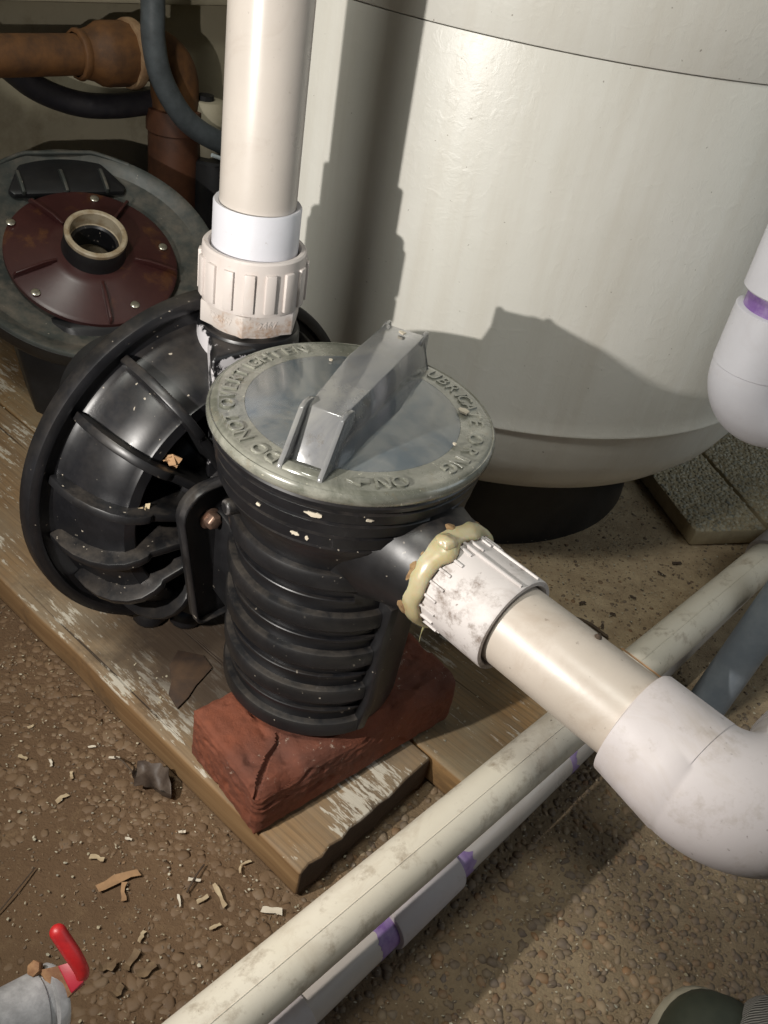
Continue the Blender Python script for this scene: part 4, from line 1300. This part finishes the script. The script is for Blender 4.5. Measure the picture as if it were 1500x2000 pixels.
lev = build("lever", MB().add([(-0.1437, 0.2323, 0.1790), (-0.1254, 0.2195, 0.1724), (-0.1169, 0.2291, 0.1800), (-0.1228, 0.2385, 0.1850), (-0.1437, 0.2327, 0.1760), (-0.1254, 0.2199, 0.1694), (-0.1169, 0.2295, 0.1770), (-0.1228, 0.2389, 0.1820)],
                        [(0, 1, 2, 3), (7, 6, 5, 4), (0, 4, 5, 1), (1, 5, 6, 2), (2, 6, 7, 3), (3, 7, 4, 0)]), M['rust'], bv, frame=WF, bevel=0.0006)
build("sleeve", MB().add([(-0.1335, 0.2352, 0.1822), (-0.1212, 0.2243, 0.1770), (-0.1160, 0.2300, 0.1812), (-0.1220, 0.2395, 0.1862), (-0.1335, 0.2356, 0.1778), (-0.1212, 0.2247, 0.1726), (-0.1160, 0.2304, 0.1768), (-0.1220, 0.2399, 0.1818)],
                         [(0, 1, 2, 3), (7, 6, 5, 4), (0, 4, 5, 1), (1, 5, 6, 2), (2, 6, 7, 3), (3, 7, 4, 0)]), M['red_dull'], lev, frame=WF, bevel=0.0008)
gp = spline([(-0.1185, 0.2330, 0.1790), (-0.1189, 0.2346, 0.1830), (-0.1235, 0.2375, 0.190), (-0.1300, 0.2412, 0.1965), (-0.1355, 0.2444, 0.2015)], 6)
gr = [0.0036 + 0.0011 * min(1, i / 14) for i in range(len(gp))]
tdir = (gp[-1] - gp[-2]).normalized()
for k in range(1, 7):
    th = R(15 * k)
    gp.append(gp[24] + tdir * (0.0047 * math.sin(th)))
    gr.append(max(0.0004, 0.0047 * math.cos(th)))
build("grip", MB().sweep(gp, gr, 24, True), M['red'], lev, frame=WF, angle=80)
build("stem_nut", MB().lathe([(0.0, 0.0), (0.0045, 0.0), (0.0045, 0.004), (0.0, 0.0045)], (-0.1448, 0.2338, 0.1768), (-0.4, -0.4, 0.8), 6), M['rust'], bv, frame=WF, bevel=0.0004)

# ------------------------------------------------------------------ shoe in the lower right corner
SM = Matrix.Translation((0.338, 0.268, 0)) @ Matrix.Rotation(R(100), 4, 'Z')
shoe = thing("shoe", "dark shoe with pale sole edge and grey knit upper in the lower right corner", "shoe", (0.338, 0.268, 0), R(100))


def foot_outline(s):
    out = []
    for k in range(44):
        a = 2 * math.pi * k / 44
        x = math.cos(a); y = math.sin(a)
        w_ = 0.072 if x > 0 else 0.060
        out.append((x * (0.112 if x > 0 else 0.17) * s, y * w_ * s * (1 - 0.12 * max(0, x) ** 2) * (1.1 if abs(x) < 0.6 else 1.0)))
    return out


def foot_ring(s, z, dx=0.0):
    return [Vector((x + dx, y, z)) for x, y in foot_outline(s)]


build("sole", MB().ring_loft([foot_ring(0.97, 0.002), foot_ring(1.03, 0.006), foot_ring(1.04, 0.024), foot_ring(1.0, 0.029)], True, True), M['sole'], shoe, frame=SM, angle=50)
build("toe_cap", MB().ring_loft([foot_ring(0.985, 0.0285), foot_ring(0.97, 0.036), foot_ring(0.90, 0.048), foot_ring(0.78, 0.056, -0.006)], False, True), M['toe'], shoe, frame=SM, angle=70)
build("knit_upper", MB().ring_loft([[p_ - Vector((-0.022, 0.045, 0)) for p_ in foot_ring(q_, z_, x_)] for q_, z_, x_ in ((0.80, 0.046, -0.012), (0.76, 0.062, -0.014), (0.66, 0.070, -0.02), (0.4, 0.076, -0.035))], False, True), M['knit'], shoe, frame=SM, angle=70)

# ------------------------------------------------------------------ litter: chips, flakes, twigs, leaf
def chip(pos, ln, wd, ang, mat, name, label, cat, group, z=0.0034, th=0.0004, curl=0.0):
    n_ = 4
    up, lo = [], []
    bend = rng.uniform(-0.07, 0.07) * ln
    for i in range(n_ + 1):
        q = i / n_
        u = (q - 0.5) * ln
        w1 = wd * 0.5 * rng.uniform(0.45, 1.15)
        w2 = wd * 0.5 * rng.uniform(0.45, 1.15)
        zz = curl * (2 * q - 1) ** 2 + rng.uniform(0, 0.0007)
        bb = bend * (4 * (q - 0.5) ** 2 - 0.5) + rng.uniform(-0.1, 0.1) * wd
        up.append((u + rng.uniform(-0.06, 0.06) * ln, bb - w1, zz))
        lo.append((u + rng.uniform(-0.06, 0.06) * ln, bb + w2, zz + rng.uniform(0, 0.0010)))
    vs = []
    for a, b in zip(up, lo):
        vs += [a, b, (a[0], a[1], a[2] - th), (b[0], b[1], b[2] - th)]
    fs = []
    for i in range(n_):
        o_ = i * 4
        fs += [(o_, o_ + 4, o_ + 5, o_ + 1), (o_ + 2, o_ + 3, o_ + 7, o_ + 6), (o_, o_ + 2, o_ + 6, o_ + 4), (o_ + 1, o_ + 5, o_ + 7, o_ + 3)]
    fs += [(0, 1, 3, 2), (n_ * 4, n_ * 4 + 2, n_ * 4 + 3, n_ * 4 + 1)]
    mb = MB().add(vs, fs)
    fr = Matrix.Translation((pos[0], pos[1], z)) @ Matrix.Rotation(ang, 4, 'Z') @ Matrix.Rotation(rng.uniform(-0.15, 0.15), 4, 'X')
    return tag(build(name, mb, mat, frame=fr, origin=(pos[0], pos[1], z), angle=20), label, cat, group)


G = "wood chips and paint flakes on the floor"
WHERE = ["small pale chip left of the long stalk on the dirt", "thin pale chip left of the long pale splinter", "pale chip beside the long pale splinter near the pipe", "chunky pale chip on the dirt well left of the dead leaf", "thin pale sliver on the dirt above the chunky chip", "pale chip between the largest tan chip and the red grip",
         "pale curled chip just above the largest tan chip", "tiny pale sliver close to the sawn board corner", "pale chip nearest the left edge of the floor", "tiny pale sliver on the dirt up and left of the dead leaf", "narrow pale chip just left of the dead leaf stalks", "thin upright sliver below and left of the leaf stalks",
         "pale chip on the dirt closest to the big lower pipe", "pale splinter right beside the board edge near its end", "tiny pale chip midway between dead leaf and tan chip", "tiny pale chip just below the dead leaf", "tiny pale chip at the far left beside the board edge"]
chip((-0.158, 0.388), 0.036, 0.0085, R(35), M['chip_tan'], "wood_chip", "largest tan wood chip on the dirt floor, long and forked", "wood chip", G)
chip((-0.150, 0.3795), 0.016, 0.005, R(-70), M['chip_tan'], "wood_chip", "short tan splinter hanging off the largest tan chip", "wood chip", G)
chip((-0.073, 0.392), 0.021, 0.0042, R(-50), M['chip'], "wood_chip", "long pale splinter on the dirt near the sawn end of the board", "wood chip", G)
chip((-0.028, 0.388), 0.017, 0.0065, R(5), M['flake'], "paint_flake", "wide pale paint flake on the dirt beside the lower pipe", "paint flake", G)
for (x, y), l, w_, a in (((-0.097, 0.401), 0.010, 0.0038, 20), ((-0.104, 0.381), 0.011, 0.003, -80), ((-0.086, 0.386), 0.010, 0.0038, 25), ((-0.231, 0.452), 0.012, 0.005, 70), ((-0.255, 0.485), 0.008, 0.003, -50), ((-0.124, 0.347), 0.010, 0.004, 70),
                        ((-0.181, 0.404), 0.012, 0.006, 5), ((-0.062, 0.418), 0.007, 0.0028, -80), ((-0.281, 0.485), 0.009, 0.004, -30), ((-0.226, 0.51), 0.007, 0.0025, 15), ((-0.202, 0.503), 0.010, 0.003, 0), ((-0.232, 0.476), 0.008, 0.003, -80),
                        ((-0.07, 0.366), 0.010, 0.0034, 30), ((-0.059, 0.425), 0.010, 0.003, 50), ((-0.162, 0.426), 0.006, 0.003, 20), ((-0.12, 0.442), 0.006, 0.003, 40), ((-0.288, 0.519), 0.006, 0.003, 60)):
    chip((x, y), l * 1.0, w_ * 0.85, R(a + rng.uniform(-20, 20)), M['chip'] if rng.random() < 0.6 else M['flake'], "wood_chip", WHERE.pop(0), "wood chip", G)
for (x, y), l, w_, a in (((-0.125, 0.327), 0.017, 0.006, 75), ((-0.141, 0.319), 0.013, 0.008, 25), ((-0.112, 0.322), 0.015, 0.007, 40), ((-0.128, 0.303), 0.010, 0.006, 65)):
    chip((x, y), l, w_, R(a), M['leaf_scrap'], "leaf_scrap", ["brown leaf scrap nearest the red valve grip, upper one", "broad brown leaf scrap just right of the red valve grip", "brown leaf scrap closest to the big lower pipe", "smallest brown leaf scrap, lowest of the group by the valve"][int(a / 20) if a != 75 else 0], "leaf scrap", "dry leaf scraps beside the valve", curl=0.003)
for (x, y), l, w_, a in (((0.262, 0.85), 0.010, 0.004, 30), ((0.285, 0.815), 0.008, 0.004, 80), ((0.30, 0.84), 0.007, 0.005, 10), ((0.245, 0.79), 0.009, 0.003, 60), ((0.33, 0.88), 0.008, 0.003, -20), ((0.40, 0.97), 0.014, 0.006, 20), ((0.375, 0.94), 0.012, 0.004, -40)):
    chip((x, y), l, w_, R(a), M['twig'], "bark_crumb", {30: "dark bark crumb nearest the tank foot on the sandy floor", 80: "dark bark crumb beside the dark twig on the sandy floor", 10: "round dark crumb right of the dark twig on the sandy floor", 60: "long dark crumb close to the suction pipe on the sand", -20: "dark sliver midway between twig and paver on the sand", 20: "largest bark crumb, right in front of the paver", -40: "narrow bark crumb just before the paver corner"}[a], "bark crumb", "dark bark crumbs on the sandy floor")


def twig(pts, r_, label):
    o = build("twig", MB().sweep(spline(pts, 5), r_, 8), M['twig'], frame=WF, origin=pts[0], angle=70)
    tag(o, label, "twig")


twig([(-0.240, 0.336, 0.004), (-0.232, 0.36, 0.006), (-0.226, 0.385, 0.004)], 0.0006, "thin dark twig on the dirt at the left edge")
twig([(-0.100, 0.389, 0.004), (-0.097, 0.402, 0.006), (-0.093, 0.416, 0.004)], 0.0008, "thin stalk on the dirt among the pale chips")
twig([(0.249, 0.820, 0.004), (0.268, 0.812, 0.006), (0.290, 0.796, 0.004)], 0.0020, "dark twig on the sandy floor behind the suction pipe")
twig([(-0.200, 0.498, 0.012), (-0.190, 0.492, 0.016), (-0.178, 0.486, 0.010)], 0.0009, "curved leaf stalk beside the dead leaf under the board edge")
# dead leaf
mb = MB()
nu, nv = 16, 10
vs = []
for i in range(nu + 1):
    for j in range(nv + 1):
        u = i / nu; v = (j / nv - 0.5) * 2
        w_ = 0.0165 * (math.sin(math.pi * min(1, u * 0.98 + 0.02)) ** 0.8) * (1.25 - 0.75 * u) * (1 + 0.12 * math.sin(u * 23))
        x = (u - 0.5) * 0.044
        y = v * w_
        z = 0.009 + 0.009 * abs(v) ** 1.5 + 0.004 * math.sin(u * 7 + v * 3) - (0.006 * (u - 0.6) if u > 0.6 else 0) + 0.0025 * noise.noise(Vector((x * 120, y * 120, 1)))
        vs.append((x, y, z))
fs = [(i * (nv + 1) + j, (i + 1) * (nv + 1) + j, (i + 1) * (nv + 1) + j + 1, i * (nv + 1) + j + 1) for i in range(nu) for j in range(nv)]
off = len(vs)
vs2 = [(x, y, z - 0.0005) for x, y, z in vs]
mb.add(vs + vs2, fs + [tuple(off + i for i in f[::-1]) for f in fs])
fr = Matrix.Translation((-0.158, 0.481, 0.0)) @ Matrix.Rotation(R(-28), 4, 'Z')
tag(build("dead_leaf", mb, M['leaf'], frame=fr, origin=(-0.158, 0.481, 0.01), angle=70), "curled dark dead leaf on the dirt against the edge of the board", "leaf")
